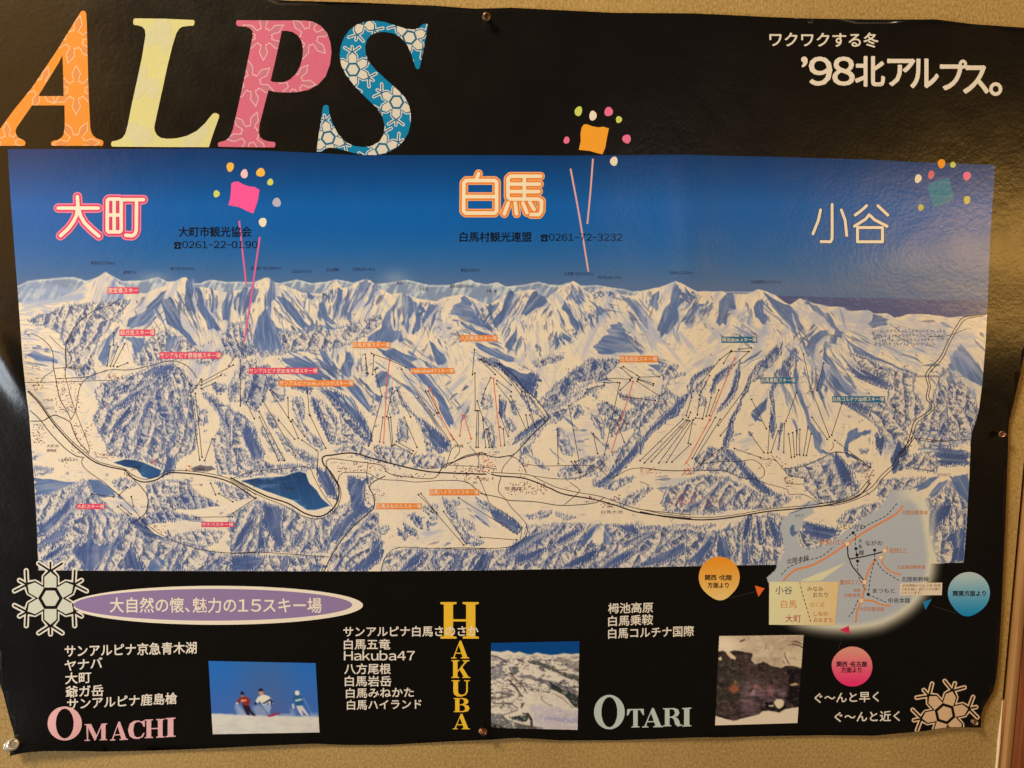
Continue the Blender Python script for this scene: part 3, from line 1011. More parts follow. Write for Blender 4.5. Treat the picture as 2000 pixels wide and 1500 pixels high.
def draw_art(only=None):
    for g, kind, s in ART:
        poly = fr(g, parse(s))
        if kind == 'S':
            if poly[:, 1].mean() < 800:
                p_soft(poly + np.array([5.0, 4.0]), (150, 162, 194), .6)
                slivers(poly)
            p_shadow(poly)
        elif kind == 'T':
            p_shadow(poly, C_DEEP, 1.0, rag=9, light=.30)
            sl, X, Y = region(poly)
            m = mask_of(poly, X, Y, rag=6, warp=3, soft=2) * np.clip((TREE[sl] - .45) * 2.2, 0, 1) * .22
            blend(sl, (150, 158, 186), m)
            fringe(poly, (76, 86, 130), 3.0)
        elif kind == 'L':
            p_soft(poly)
            slivers(poly, 5)
        elif kind == 'F':
            p_forest(poly)
            fringe(poly)
        elif kind == 'X':
            p_forest(poly, .85)
            fringe(poly, (70, 80, 122))
        elif kind == 'W':
            p_flat(poly, (230, 214, 188), warp=2)
        elif kind == 'D':
            p_flat(poly, (78, 76, 92), warp=1.5, alpha=.75, rag=3)
        elif kind == 'B':
            p_flat(poly, (226, 222, 210), warp=.6, soft=3)
            sl, X, Y = region(poly)
            q = (poly - poly.mean(0)) * .965 + poly.mean(0)
            m = mask_of(q, X, Y, warp=.6)
            sw = np.clip((noise(X / 16, Y / 2.2, 1) - .6) * 3, 0, 1)
            sx = np.clip((fbm(X / 20, Y / 30, 0) - .5) * 3, 0, 1)
            sh_ = np.exp(-((m - .5) / .3) ** 2)
            gr = np.clip((Y - poly[:, 1].min()) / np.ptp(poly[:, 1]), 0, 1)[..., None]
            c = (np.array((34, 62, 104)) * (1 - gr) + np.array((46, 90, 142)) * gr) * (1 - sx[..., None] * .4) + np.array((110, 140, 176)) * sx[..., None] * .4 + (sw * np.clip((fbm(X / 30, Y / 20, 3) - .45) * 6, 0, 1))[..., None] * 50
            CANVAS[sl] = CANVAS[sl] * (1 - m[..., None]) + np.clip(c, 0, 255) * m[..., None]


def rock_marks():
    """short dark brush marks below the crests"""
    k = np.interp(np.arange(0, 1960), MAIN[:-2, 0], MAIN[:-2, 1])
    for i in range(160):
        x = 250 + 1320 * rng.random()
        y = k[int(x)] + 3 + 75 * rng.random() ** 1.7
        L = 3 + 8 * rng.random()
        a = (-1 if rng.random() < .5 else 1) * (.25 + .6 * rng.random())
        w = .6 + 1.5 * rng.random()
        p = np.array([[x, y], [x + w, y + .3], [x + a * L + w * .3, y + L], [x + a * L * .8 - w * .4, y + L * .9]])
        p_flat(p, (84, 84, 112), warp=1.2, alpha=.8)


def valley():
    """hedges, fields and lone trees on the flat snow"""
    for i in range(1500):
        x, y = 45 + 1860 * rng.random(), 600 + 500 * rng.random()
        c = CANVAS[int(y), int(x)]
        if y < MAINY[int(x)] + 8:
            continue
        if c.min() < 176:
            continue
        k = rng.random()
        if k < .45:
            L = 3 + 9 * rng.random()
            p_flat(np.array([[x - L, y], [x, y - .9], [x + L, y + .2], [x, y + .8]]), (150, 156, 182), warp=1.4, alpha=.55)
        elif k < .8:
            a = (rng.random() - .5) * 1.6
            L = 5 + 12 * rng.random()
            p_flat(np.array([[x, y], [x + 1.3, y], [x + a * L + .8, y + L], [x + a * L, y + L]]), (166, 170, 190), warp=1.4, alpha=.55)
        else:
            for j in range(3 + int(5 * rng.random())):
                a, b = x + 9 * (rng.random() - .5), y + 5 * (rng.random() - .5)
                p_flat(np.array([[a, b - 1.6], [a + 1.1, b + 1.2], [a - 1.1, b + 1.2]]), (92, 98, 134), warp=.4, alpha=.9)


def fine_relief():
    """brush marks over the whole slope, following the fall of the nearest painted face"""
    c, a = [], []
    for g, kind, s_ in ART:
        if kind in 'SLTX':
            q = fr(g, parse(s_))
            c.append(q.mean(0))
            a.append(axis_of(q))
    c, a = np.array(c), np.array(a)
    sl = (slice(540, 1112), slice(20, 1940))
    gx, gy = np.meshgrid(np.arange(20, 1961, 20.), np.arange(540, 1121, 20.))
    w = 1 / (((gx[..., None] - c[:, 0]) ** 2 + (gy[..., None] - c[:, 1]) ** 2) ** 1.5 + 200)
    ang = np.arctan2(a[:, 1], a[:, 0]) * 2
    A = .5 * np.arctan2((w * np.sin(ang)).sum(-1), (w * np.cos(ang)).sum(-1))
    ca, sa = np.cos(2 * A), np.sin(2 * A)
    X, Y = XX[sl], YY[sl]

    def up_(f):
        u, v = (X - 20) / 20, (Y - 540) / 20
        i, j = v.astype(int), u.astype(int)
        fv, fu = v - i, u - j
        return (f[i, j] * (1 - fu) + f[i, j + 1] * fu) * (1 - fv) + (f[i + 1, j] * (1 - fu) + f[i + 1, j + 1] * fu) * fv
    T = .5 * np.arctan2(up_(sa), up_(ca))
    dx, dy = np.cos(T), np.sin(T)
    # line integral of noise along the fall line
    n0 = np.random.default_rng(3).random((CH, CW)).astype(np.float32)
    for it in range(2):
        acc = np.zeros(X.shape, np.float32)
        x, y = X.copy(), Y.copy()
        for k in range(9):
            acc += n0[np.clip(y, 0, CH - 1).astype(int), np.clip(x, 0, CW - 1).astype(int)]
            x += dx
            y += dy
        x, y = X - dx, Y - dy
        for k in range(8):
            acc += n0[np.clip(y, 0, CH - 1).astype(int), np.clip(x, 0, CW - 1).astype(int)]
            x -= dx
            y -= dy
        acc /= 17
        if it == 0:
            nn_ = n0.copy()
            nn_[sl] = acc
            n0 = nn_
    acc = (acc - acc.mean()) / acc.std()
    high = np.clip((MAINY[None, 20:1940] + 330 - Y) / 200, .25, 1) * (Y > MAINY[None, 20:1940] + 1)
    lum = CANVAS[sl].mean(-1)
    snow = np.clip((lum - 165) / 40, 0, 1)
    big = fbm(X / 34, Y / 30, 0)
    patch = np.clip((big - .42) * 5, 0, 1)
    d = np.clip((acc - .35) * .55, 0, .75) * high * snow * (.35 + .65 * patch)
    blend(sl, (140, 150, 182), d)
    d = np.clip((-acc - .5) * .5, 0, .6) * high * (1 - snow) * .55
    blend(sl, (176, 182, 200), d)


draw_art()
rock_marks()
RIDGES = (('GA', "620,20 560,200 470,300 380,400", 26), ('GA', "650,60 700,180 780,300 830,430", 24), ('GA', "1000,240 920,330 900,430 840,560 800,650", 24), ('GA', "1100,400 1180,500 1250,600 1300,655", 22),
          ('GA', "1400,430 1330,540 1290,655", 20), ('GA', "1560,480 1650,560 1700,655", 20), ('GA', "540,490 440,560 330,640", 20), ('GA', "560,500 620,600 660,655", 18), ('GA', "1380,250 1550,280 1700,330", 16),
          ('G6', "180,990 120,1120 40,1250 0,1330", 22), ('G6', "190,1000 210,1130 200,1250 160,1350", 20), ('G6', "420,1060 400,1180 420,1300", 22), ('G6', "560,1120 540,1240 500,1340", 20), ('G6', "640,1130 640,1250 680,1330", 18),
          ('G6', "960,1090 860,1220 780,1340 720,1478", 26), ('G6', "1300,1340 1240,1420 1200,1478", 18), ('G6', "1420,1340 1400,1420 1420,1478", 18), ('G6', "1640,1350 1600,1430 1580,1478", 18),
          ('G7', "1140,1160 1000,1260 860,1340 700,1440", 26), ('G7', "880,1160 740,1250 600,1340 460,1440", 24), ('G7', "1180,1170 1240,1260 1200,1360 1080,1460", 20), ('G7', "1500,1220 1400,1300 1260,1380 1180,1460", 22), ('G7', "1700,1180 1600,1290 1480,1380 1400,1460", 22),
          ('PX', "1395,1035 1375,1065 1345,1095", 16), ('PX', "1425,1036 1440,1070 1435,1100", 14), ('G8', "760,1010 620,1130 500,1220 400,1310", 22), ('G8', "900,1100 800,1180 700,1290", 18),
          ('G8', "1640,860 1560,970 1480,1080", 22), ('G8', "1660,850 1700,980 1740,1110 1700,1220", 20), ('G9', "1480,330 1440,450 1380,560 1360,700", 22), ('G9', "1500,340 1540,460 1560,600 1540,800", 20),
          ('G5', "1190,400 1120,560 1060,720 1000,860", 24), ('G5', "1200,400 1200,600 1190,760 1150,900", 20), ('G5', "1280,420 1330,600 1340,760 1260,930", 22), ('G5', "1150,400 1000,480 880,560 800,640", 20), ('G5', "1400,340 1420,520 1480,700 1440,880", 20),
          ('G5', "640,1150 560,1260 440,1380 340,1480", 22), ('G5', "660,1150 720,1290 800,1400 840,1500", 20), ('G5', "1640,540 1720,700 1740,860 1740,1050", 20), ('G5', "1760,600 1860,760 1920,900 1960,1040", 20))
for g_, s_, w_ in RIDGES:
    q_ = fr(g_, parse(s_))
    for a_, b_ in zip(q_[:-1], q_[1:]):
        d_ = (b_ - a_) / np.hypot(*(b_ - a_))
        n_ = np.array([-d_[1], d_[0]])
        n_ = n_ if n_[0] > 0 else -n_
        w2 = w_ / 2.6
        sl, X, Y = region(np.array([a_, b_]), int(w2 * 2) + 2)
        lx, ly = X - a_[0], Y - a_[1]
        t_ = lx * d_[0] + ly * d_[1]
        u_ = lx * n_[0] + ly * n_[1] + (noise(X / 6, Y / 6, 1) - .5) * 5
        L_ = np.hypot(*(b_ - a_))
        on = np.clip(1 - np.abs(t_ - L_ / 2) / (L_ / 2 + 2), 0, .12) / .12
        lit = on * np.exp(-((u_ + w2 * .45) / (w2 * .45)) ** 2)
        shd = on * np.clip(u_ / 1.5, 0, 1) * np.clip(1.3 - u_ / w2, 0, 1)
        tx = .45 + .55 * TREE[sl]
        blend(sl, (226, 214, 194), lit * .55 * tx)
        blend(sl, C_DEEP * 1.08, shd * .62 * (1.25 - TREE[sl] * .8))
fine_relief()
valley()
# the printer's sharpening: edges a little crisper than the brush left them
_sl = (slice(534, 1125), slice(0, 1960))
_b = CANVAS[_sl].copy()
for _k in range(2):
    for _ax in (0, 1):
        _b = (np.roll(_b, 1, _ax) + 2 * _b + np.roll(_b, -1, _ax)) / 4
_m = np.clip((YY[_sl] - 540) / 12, 0, 1)[..., None]
CANVAS[_sl] = np.clip(CANVAS[_sl] + .6 * _m * (CANVAS[_sl] - _b), 14, 240)


# --- three small pictures along the foot of the poster
Q1 = np.array([(407.2, 1290.8), (616.4, 1295), (624, 1430.4), (415.6, 1434)])
Q2 = np.array([(959, 1255.8), (1131.7, 1252.2), (1128, 1425.4), (959.3, 1421.4)])
Q3 = np.array([(1404.7, 1242.2), (1569.4, 1240), (1557.3, 1412), (1396.6, 1416.6)])
for q in (Q1, Q2, Q3):
    sl, X, Y = region(q, 12)
    CANVAS[sl] = (14, 12, 10)


def P1(s, col, **k):
    p_flat(fr('I1', parse(s)), col, **k)


# skiers
sl, X, Y = region(Q1, 9)
t = np.clip((Y - 1290) / 105, 0, 1)[..., None]
e = np.exp(-((X - 520) / 60) ** 2)[..., None]
CANVAS[sl] = np.array((36, 108, 190)) * (1 - t) + np.array((62, 104, 176)) * t + e * np.array((18, -4, -22))
P1("0,930 100,935 500,955 900,965 1300,975 1860,985 1990,990 1990,1360 0,1360", (214, 210, 202), warp=1, soft=2)
sl, X, Y = region(Q1, 9)
blend(sl, (188, 180, 166), np.clip((fbm(X / 9, Y / 3.5, 1) - .45) * 3, 0, 1) * (Y > 1397) * .5)
for s, a in (("500,800 560,790 640,880 680,970 520,975", .55), ("780,820 900,800 1000,880 1040,960 830,975", .45), ("1380,830 1450,880 1500,960 1380,960", .4), ("1700,940 1840,900 1850,990 1680,985", .5), ("1200,965 1400,940 1440,985 1200,985", .9)):
    P1(s, (196, 202, 214), warp=3, soft=4, alpha=a)
P1("590,600 620,588 650,612 650,655 600,665", (30, 30, 55), warp=.4)
P1("600,650 640,645 645,680 610,680", (190, 140, 120), warp=.3)
P1("575,690 640,670 700,680 750,730 740,760 730,840 640,830 620,790 600,740 560,780 530,790 540,730", (132, 48, 40), warp=.8)
P1("595,720 680,715 690,745 600,755", (228, 150, 120), warp=.6)
P1("515,770 550,760 555,790 530,800", (230, 220, 215), warp=.3)
P1("620,800 740,820 750,880 820,950 830,975 780,970 720,900 740,965 690,968 650,880", (44, 28, 40), warp=.6)
P1("875,560 910,535 950,560 945,590 880,590", (26, 26, 40), warp=.3)
P1("880,590 945,588 960,640 920,660 890,650", (206, 140, 100), warp=.4)
P1("870,680 960,640 1040,660 1100,720 1110,790 1060,800 1040,760 960,820 900,740 850,780 830,740", (222, 224, 212), warp=.8)
P1("815,750 850,770 845,805 815,800", (30, 30, 60), warp=.3)
P1("940,770 1060,700 1070,730 960,790", (40, 48, 70), warp=1)
P1("1060,690 1110,740 1090,820 1070,780", (40, 44, 80), warp=.5)
P1("940,810 1060,790 1080,860 1040,930 1090,945 1040,950 1010,900", (150, 166, 204), warp=.8)
P1("1010,975 1180,925 1220,930 1110,985 1040,990", (150, 40, 70), warp=.6)
P1("1455,590 1490,572 1525,590 1525,640 1490,665 1460,640", (232, 226, 220), warp=.3)
P1("1440,650 1530,650 1570,690 1590,800 1480,810 1450,740 1420,760 1430,700", (36, 92, 140), warp=.6)
P1("1450,725 1560,700 1570,725 1470,750", (190, 205, 220), warp=.4)
P1("1480,815 1570,810 1600,860 1670,960 1650,985 1600,930 1560,880 1590,975 1560,975 1500,880", (206, 200, 206), warp=.6)
P1("1405,790 1440,780 1450,860 1420,860", (190, 205, 225), warp=.6)
P1("1580,690 1590,688 1740,970 1732,972", (170, 190, 215), warp=.2, alpha=.7)

# resort valley


def P2(s, col, **k):
    p_flat(fr('I2', parse(s)), col, **k)


sl, X, Y = region(Q2, 9)
CANVAS[sl] = (6, 70, 136)
P2("60,240 200,255 300,262 400,238 490,275 560,255 680,295 740,300 815,272 900,292 1020,305 1120,298 1200,280 1300,292 1520,274 1520,1460 60,1460", (222, 210, 190), warp=.5)
sl, X, Y = region(Q2, 9)
v = (Y - 1240) * 7.5
f = np.clip((fbm(X / 5, Y / 2.2, 1) - .5) * 7, 0, 1) * np.clip((v - 290) / 120, 0, 1) * np.clip((1150 - v) / 300, .0, 1)
slope = ((X - 940) * 7.5 > 560) & (v > 780)
blend(sl, (74, 68, 76), f * np.where(slope, .15, .8))
for s, c, a in (("150,300 250,330 400,400 380,430 280,380 160,320", (80, 76, 88), .8), ("500,350 620,390 640,420 560,410", (72, 66, 76), .8),
                ("690,390 850,410 1000,450 1150,540 1430,600 1430,680 1250,640 1100,560 900,480 720,430", (66, 70, 66), .85),
                ("140,460 300,460 330,560 300,610 150,690", (120, 116, 124), .8), ("430,470 560,480 580,550 440,570", (84, 86, 92), .8),
                ("520,610 700,590 900,650 1100,690 1200,740 1430,840 1430,1080 1360,1020 1200,880 1040,800 900,700 700,650", (92, 88, 98), .75),
                ("980,680 1110,740 1250,830 1430,900 1430,1080 1340,1010 1200,880 1050,790", (36, 46, 44), .85),
                ("1100,330 1440,400 1430,560 1250,500", (110, 106, 104), .6),
                ("430,1190 560,1160 680,1170 660,1260 520,1240", (40, 50, 48), .95), ("600,1130 700,1140 750,1240 740,1340 700,1300 700,1220 640,1160", (40, 34, 40), .9),
                ("140,1130 300,1150 480,1290 520,1400 140,1400", (92, 98, 98), .8), ("140,1260 240,1300 400,1360 300,1400 140,1400", (30, 34, 34), .9),
                ("480,1270 700,1320 900,1350 1000,1400 500,1400", (40, 36, 40), .7), ("400,560 470,570 690,850 640,800 540,720 470,650", (58, 42, 44), .9),
                ("400,650 520,760 640,900 600,890 500,790 400,680", (60, 50, 56), .85), ("600,990 640,980 600,1060 570,1060", (60, 56, 60), .9)):
    P2(s, c, alpha=a, warp=2.2, rag=3)
P2("700,1000 1000,1040 1440,1100 1440,1400 900,1400 760,1280 740,1120", (192, 182, 192), alpha=.8, warp=3, soft=4)
P2("760,1180 1000,1180 1440,1220 1440,1290 1000,1250", (156, 156, 186), alpha=.7, warp=3, soft=3)
P2("440,570 620,780 760,990 700,1030 600,880 470,690", (228, 216, 190), alpha=.6)

sl, X, Y = region(Q2, 9)
v = (Y - 1240) * 7.5
k_ = np.clip((noise(X / 1.3, Y / 1.1, 2) - .55) * 4, 0, 1) * np.clip((v - 300) / 80, 0, 1) * np.where(((X - 940) * 7.5 > 620) & (v > 860), .12, .75) * np.clip((fbm(X / 14, Y / 8, 2) - .38) * 4, 0, 1)
blend(sl, (52, 50, 58), k_)
blend(sl, (232, 224, 208), np.clip((noise(X / 1.6, Y / 1.2, 3) - .6) * 4, 0, 1) * np.clip((v - 330) / 60, 0, 1) * .5)
for pts_, w_ in (("150,960 200,1000 330,995 450,1010 540,1060 520,1100 330,1160 320,1190 400,1240 600,1300 900,1350", 1.3), ("160,940 250,915 430,900", 1.0), ("600,1140 690,1150 740,1220 735,1320", 1.6), ("880,830 1010,835", 1.4), ("870,890 900,960 980,1015 1040,1030", .9), ("690,800 820,790", .8), ("1050,850 1180,930 1290,1020 1340,1060", .8), ("300,780 420,800 500,840", .8), ("200,860 320,820 450,830", .7)):
    q_ = fr('I2', parse(pts_))
    for a_, b_ in zip(q_[:-1], q_[1:]):
        n_ = np.array([-(b_ - a_)[1], (b_ - a_)[0]]) / np.hypot(*(b_ - a_)) * w_ * .55
        p_flat(np.array([a_ + n_, b_ + n_, b_ - n_, a_ - n_]), (54, 46, 50), warp=.7, alpha=.85)

# hot spring


def P3(s, col, **k):
    p_flat(fr('I3', parse(s)), col, **k)


sl, X, Y = region(Q3, 9)
CANVAS[sl] = (214, 196, 164)
blend(sl, (176, 156, 132), np.clip((fbm(X / 16, Y / 10, 1) - .42) * 3, 0, 1) * .7)
blend(sl, (236, 216, 190), np.exp(-((X - 1415) / 30) ** 2 - ((Y - 1262) / 18) ** 2))
blend(sl, (150, 124, 100), np.clip((fbm(X / 4, Y / 3, 2) - .55) * 5, 0, 1) * (Y < 1315) * (X > 1440) * .45)
P3("60,330 150,330 260,320 330,350 440,330 520,320 640,345 640,470 700,500 760,480 830,465 900,500 980,530 1060,570 1240,550 1520,560 1500,1300 40,1300", (62, 50, 48), warp=4.5)
P3("150,470 400,480 600,700 520,1000 160,1150", (54, 54, 46), alpha=.6, warp=5, soft=5)
P3("560,800 1150,860 1170,1000 900,1100 700,1230 500,1200", (104, 82, 92), alpha=.75, warp=4, soft=5)
P3("290,330 350,340 430,420 420,445 370,430 320,380", (222, 198, 158), warp=1.5)
P3("195,420 235,400 240,455 200,455", (222, 205, 175), warp=1)
P3("1170,600 1520,570 1500,1110 1130,1110 1180,900", (22, 18, 22), alpha=.9, warp=3, soft=2)
P3("1200,800 1280,775 1340,800 1300,815 1210,815", (196, 160, 120), warp=.8)
P3("330,800 400,790 480,810 490,880 420,930 350,890 330,850", (168, 92, 62), warp=2.5, soft=3, alpha=.8)
P3("400,740 440,735 450,790 405,790", (140, 100, 60), warp=.7)
P3("620,940 660,870 720,870 690,950", (176, 146, 152), warp=2.5, soft=2, alpha=.7)
P3("760,820 860,810 860,850 770,850", (150, 96, 74), warp=2.5, soft=2, alpha=.8)
P3("870,820 990,830 980,900 950,980 900,960 880,890", (156, 96, 94), warp=3.5, soft=3, alpha=.6)
P3("700,810 740,790 750,840 700,850", (176, 100, 110), warp=1)
P3("760,740 820,750 820,800 760,800", (50, 32, 32), warp=1)
P3("920,750 960,760 960,800 920,800", (40, 26, 30), warp=1)
P3("840,1050 960,1040 1040,1140 1120,1100 1150,1130 1090,1200 900,1200 780,1180 780,1130 860,1110", (18, 16, 18), warp=1.5)
P3("975,1050 1020,1005 1100,1010 1130,1050 1110,1110 1060,1150 1020,1130 990,1080", (226, 206, 176), warp=.8)
P3("890,1100 960,1085 990,1110 920,1115", (214, 196, 170), warp=.6)
P3("40,1230 100,1240 230,1270 400,1320 500,1290 640,1260 760,1230 820,1180 900,1170 1060,1200 1120,1160 1240,1130 1520,1100 1520,1460 40,1460", (228, 210, 184), warp=.8)
P3("120,1230 230,1265 400,1315 560,1270 400,1300 250,1245", (30, 24, 20), warp=.8)
sl, X, Y = region(Q3, 9)
dk = CANVAS[sl].mean(-1) < 110
blend(sl, (132, 104, 96), np.clip((fbm(X / 3.2, Y / 2.0, 1) - .5) * 5, 0, 1) * dk * .45)
blend(sl, (30, 26, 26), np.clip((fbm(X / 4.2, Y / 3.4, 3) - .52) * 5, 0, 1) * dk * .6)
blend(sl, (146, 122, 134), np.clip((noise(X / 9, Y / 1.3, 0) - .55) * 3.5, 0, 1) * dk * (Y > 1346) * (X > 1444) * (X < 1535) * .5)
blend(sl, (150, 132, 130), np.exp(-((X - 1475) / 30) ** 2 - ((Y - 1335) / 12) ** 2) * .35 * dk)
for i in range(70):
    x, y = 560 + 860 * rng.random(), 110 + 380 * rng.random() ** 1.3
    L = 60 + 120 * rng.random()
    a = rng.random() * 3
    P3("%f,%f %f,%f %f,%f" % (x, y, x + 5, y + 3, x + L * math.cos(a), y + L * abs(math.sin(a)) * .6), (104, 84, 70), alpha=.6, warp=2.5)
for s in ("1150,240 1250,215 1350,235 1420,285 1415,295 1340,248 1250,230", "1200,190 1300,175 1400,225 1398,235 1290,190", "480,185 560,150 580,158 510,192", "1130,300 1150,400 1210,515 1200,515 1140,410", "1085,430 1130,480 1140,540 1128,500"):
    P3(s, (70, 48, 42), warp=.6)
# --- the road map printed over the lower right corner
MAPP = fr('G9', parse("480,462 545,470 545,500 500,520 510,550 440,590 425,640 400,680 385,700 410,790 470,815 540,800 600,770 650,740 720,690 790,640 830,600 960,530 1020,460 1040,410 1090,385 1130,395 1200,400 1290,440 1330,520 1335,650 1370,780 1375,905 1360,1000 1300,1140 1180,1270 1000,1370 800,1405 600,1395 440,1370 330,1330 250,1230 200,1140 190,1050 175,1010 235,950 290,830 300,760 270,680 280,600 330,560 400,510"))
HASLAKE = fr('G9', parse("350,640 355,632 370,640 368,680 400,680 385,700 360,720 340,705 335,660"))


def blur(a, r):
    k = np.exp(-0.5 * (np.arange(-3 * r, 3 * r + 1) / r) ** 2)
    k /= k.sum()
    a = np.apply_along_axis(lambda v: np.convolve(v, k, 'same'), 0, a)
    return np.apply_along_axis(lambda v: np.convolve(v, k, 'same'), 1, a)


_ms = (slice(900, 1300), slice(1440, 1900))
_mx, _my = XX[_ms], YY[_ms]
_hard = inside(MAPP, _mx + (noise(_mx / 6, _my / 6, 0) - .5) * 3, _my).astype(np.float32)
_soft = blur(_hard, 11)
_w = np.clip((_mx - 1560) / 120, 0, 1) * 1.0
_w = np.maximum(_w, np.clip((_my - 1205) / 25, 0, 1))
_side = np.clip((_mx - 1745) / 40, 0, 1) + np.clip((_my - 1175) / 30, 0, 1)
_w = np.clip(_side, 0, 1)
MAPM = _hard * (1 - _w) + np.clip(_soft * 1.25 - .06, 0, 1) * _w
_edge = np.clip(_soft, 0, 1)
_core = np.array((176, 181, 186), np.float32)
_rim = np.array((212, 208, 186), np.float32)
_inner = np.clip((blur(_hard, 18) - .72) * 6, 0, 1)[..., None]
MAPM[inside(Q3, _mx, _my)] = 0
_mc = _core * _inner + _rim * (1 - _inner) * _w[..., None] + _core * (1 - _inner) * (1 - _w[..., None])
_below = inside(np.array([(1440, 1105.2), (1885, 1099.6), (1893, 1300), (1440, 1300)]), _mx, _my) & ~inside(Q3, _mx, _my)
CANVAS[_ms][_below] = (14, 12, 10)
CANVAS[_ms] = CANVAS[_ms] * (1 - MAPM[..., None]) + _mc * MAPM[..., None]
_lk = inside(HASLAKE, _mx, _my).astype(np.float32)
blend(_ms, (70, 100, 140), _lk * .8)


# ---------------------------------------------------------------- poster: sheet
poster = bpy.data.objects.new('poster', None)
COL.objects.link(poster)
tag(poster, 'large black ski resort poster with ALPS in coloured letters above a snowy mountain panorama', 'poster')
poster.empty_display_size = 0.1

EDGE = parse("-80,-48 100,-36 300,-22 450,-8 560,1 700,5 850,11 900,15 930,17 1000,15 1100,20 1200,25 1350,26 1400,28 1500,33 1580,36 1700,38 1830,38 1900,47 2000,54 2045,60 2043,200 2038,400 2030,560 2014,640 1999,700 1993,730 1985,765 1978,795 1971,822 1969,850 1969,880 1967,920 1964,1015 1959,1125 1955,1210 1951,1275 1946,1325 1940,1350 1928,1370 1920,1384 1916,1400 1916,1421 1850,1421 1805,1428 1707,1437 1610,1436 1512,1437.5 1415,1440 1372,1440 1316,1442 1204,1446 1092,1446 1008,1441 957,1445 902,1447 844,1450 757,1455 670,1455 612,1452.5 554,1455 467,1459 380,1463 300,1466 202,1468 157,1467 90,1467 60,1469 45,1471 30,1474 19,1477 20,1468 24,1455 27,1444 28,1438 25,1424 22,1415 14,1386 7,1357 0,1337 -8,1280 -14,1150 -22,1000 -38,800 -55,600 -68,400 -78,200")
_ex = np.stack(np.meshgrid(np.arange(-30, 175, 4.2), np.arange(600, 900, 4.2)), -1).reshape(-1, 2) + .31
V, F = cdt_fill([EDGE], grid=13, extra=_ex)
sheet = flat_print('sheet', V, F, (13, 11, 9), poster, -1)
so = sheet.modifiers.new('thickness', 'SOLIDIFY')
so.thickness = 0.00018
so.offset = -1


def coons(top, bottom, left, right, nx, ny):
    def res(p, n):
        p = np.asarray(p, float)
        d = np.r_[0, np.cumsum(np.hypot(*np.diff(p, axis=0).T))]
        t = np.linspace(0, d[-1], n)
        return np.stack([np.interp(t, d, p[:, 0]), np.interp(t, d, p[:, 1])], 1)
    T, B, L, R = res(top, nx), res(bottom, nx), res(left, ny), res(right, ny)
    u = np.linspace(0, 1, nx)[None, :, None]
    v = np.linspace(0, 1, ny)[:, None, None]
    P = (1 - v) * T[None] + v * B[None] + (1 - u) * L[:, None] + u * R[:, None]
    P -= (1 - u) * (1 - v) * T[0] + u * (1 - v) * T[-1] + (1 - u) * v * B[0] + u * v * B[-1]
    return P


def sample(p):
    x = np.clip(p[..., 0], 0, CW - 2.01)
    y = np.clip(p[..., 1], 0, CH - 2.01)
    xi, yi = x.astype(int), y.astype(int)
    fx, fy = (x - xi)[..., None], (y - yi)[..., None]
    C = CANVAS
    return (C[yi, xi] * (1 - fx) + C[yi, xi + 1] * fx) * (1 - fy) + (C[yi + 1, xi] * (1 - fx) + C[yi + 1, xi + 1] * fx) * fy


def picture(name, P, parent, level, sampler=None, keep=None):
    ny, nx = P.shape[:2]
    pts = P.reshape(-1, 2)
    W, N = on_sheet(pts, lift_of(level))
    cols = ink_rgb(np.clip(sample(pts if sampler is None else sampler), 0, 255))
    i = np.arange(ny * nx).reshape(ny, nx)
    q = np.stack([i[:-1, :-1], i[1:, :-1], i[1:, 1:], i[:-1, 1:]], -1).reshape(-1, 4)
    if keep is not None:
        k = keep.ravel()
        q = q[k[q].any(1)]
        u, inv = np.unique(q.ravel(), return_inverse=True)
        W, N, cols, q = W[u], N[u], cols[u], inv.reshape(-1, 4)
    me = bpy.data.meshes.new(name)
    me.vertices.add(len(W))
    me.vertices.foreach_set('co', W.astype(np.float32).ravel())
    me.loops.add(q.size)
    me.loops.foreach_set('vertex_index', q.astype(np.int32).ravel())
    me.polygons.add(len(q))
    me.polygons.foreach_set('loop_start', np.arange(0, q.size, 4, dtype=np.int32))
    me.update(calc_edges=True)
    me.polygons.foreach_set('use_smooth', np.ones(len(q), bool))
    me.materials.append(PICT)
    set_colors(me, cols)
    o = bpy.data.objects.new(name, me)
    COL.objects.link(o)
    o.parent = parent
    return o


P = coons(parse("15,291 200,291 420,290 600,298 700,303 880,303 1000,303 1100,304 1350,302 1400,304 1500,306 1600,309 1700,312 1800,317 1943,322"),
          parse("75,1114 250,1115 500,1115.5 700,1116 950,1114 1150,1110 1350,1106 1450,1104 1600,1102 1750,1100.5 1882,1099"),
          parse("15,291 21,390 30,510 36,585 40,645 44,701 49,747 52,775 57,810 62,878 67,941 72,1027 75,1114"),
          parse("1943,322 1942,350 1938,400 1934,462 1929,590 1925,669 1919,744 1912,800 1905,825 1899,842 1896,860 1893,932 1887,1042 1882,1099"),
          1380, 590)
panorama = picture('panorama_picture', P, poster, 1)
panorama['label'] = 'painted snowy mountain panorama under a deep blue sky'

g = np.stack(np.meshgrid(np.arange(1488, 1850, 1.5), np.arange(950, 1278, 1.5)), -1)
keep = np.zeros(g.shape[:2], bool)
mi = (g - np.array([1440, 900])).astype(int)
keep = MAPM[mi[..., 1], np.clip(mi[..., 0], 0, MAPM.shape[1] - 1)] > 0.03
route_map = picture('route_map', g, poster, 2, keep=keep)
route_map['label'] = 'pale grey road map with a soft glowing edge'

for q, lab in ((Q1, 'small picture of three skiers on snow'), (Q2, 'small picture of a snowy resort valley'), (Q3, 'small picture of bathers in a hot spring')):
    n = 150
    P = coons([q[0], q[1]], [q[3], q[2]], [q[0], q[3]], [q[1], q[2]], n, int(n * .8))
    c = P.reshape(-1, 2).mean(0)
    o = picture('inset_photo', P, poster, 2, sampler=((P - c) * .975 + c).reshape(-1, 2))
    o['label'] = lab

# ---------------------------------------------------------------- type
_gl = {}


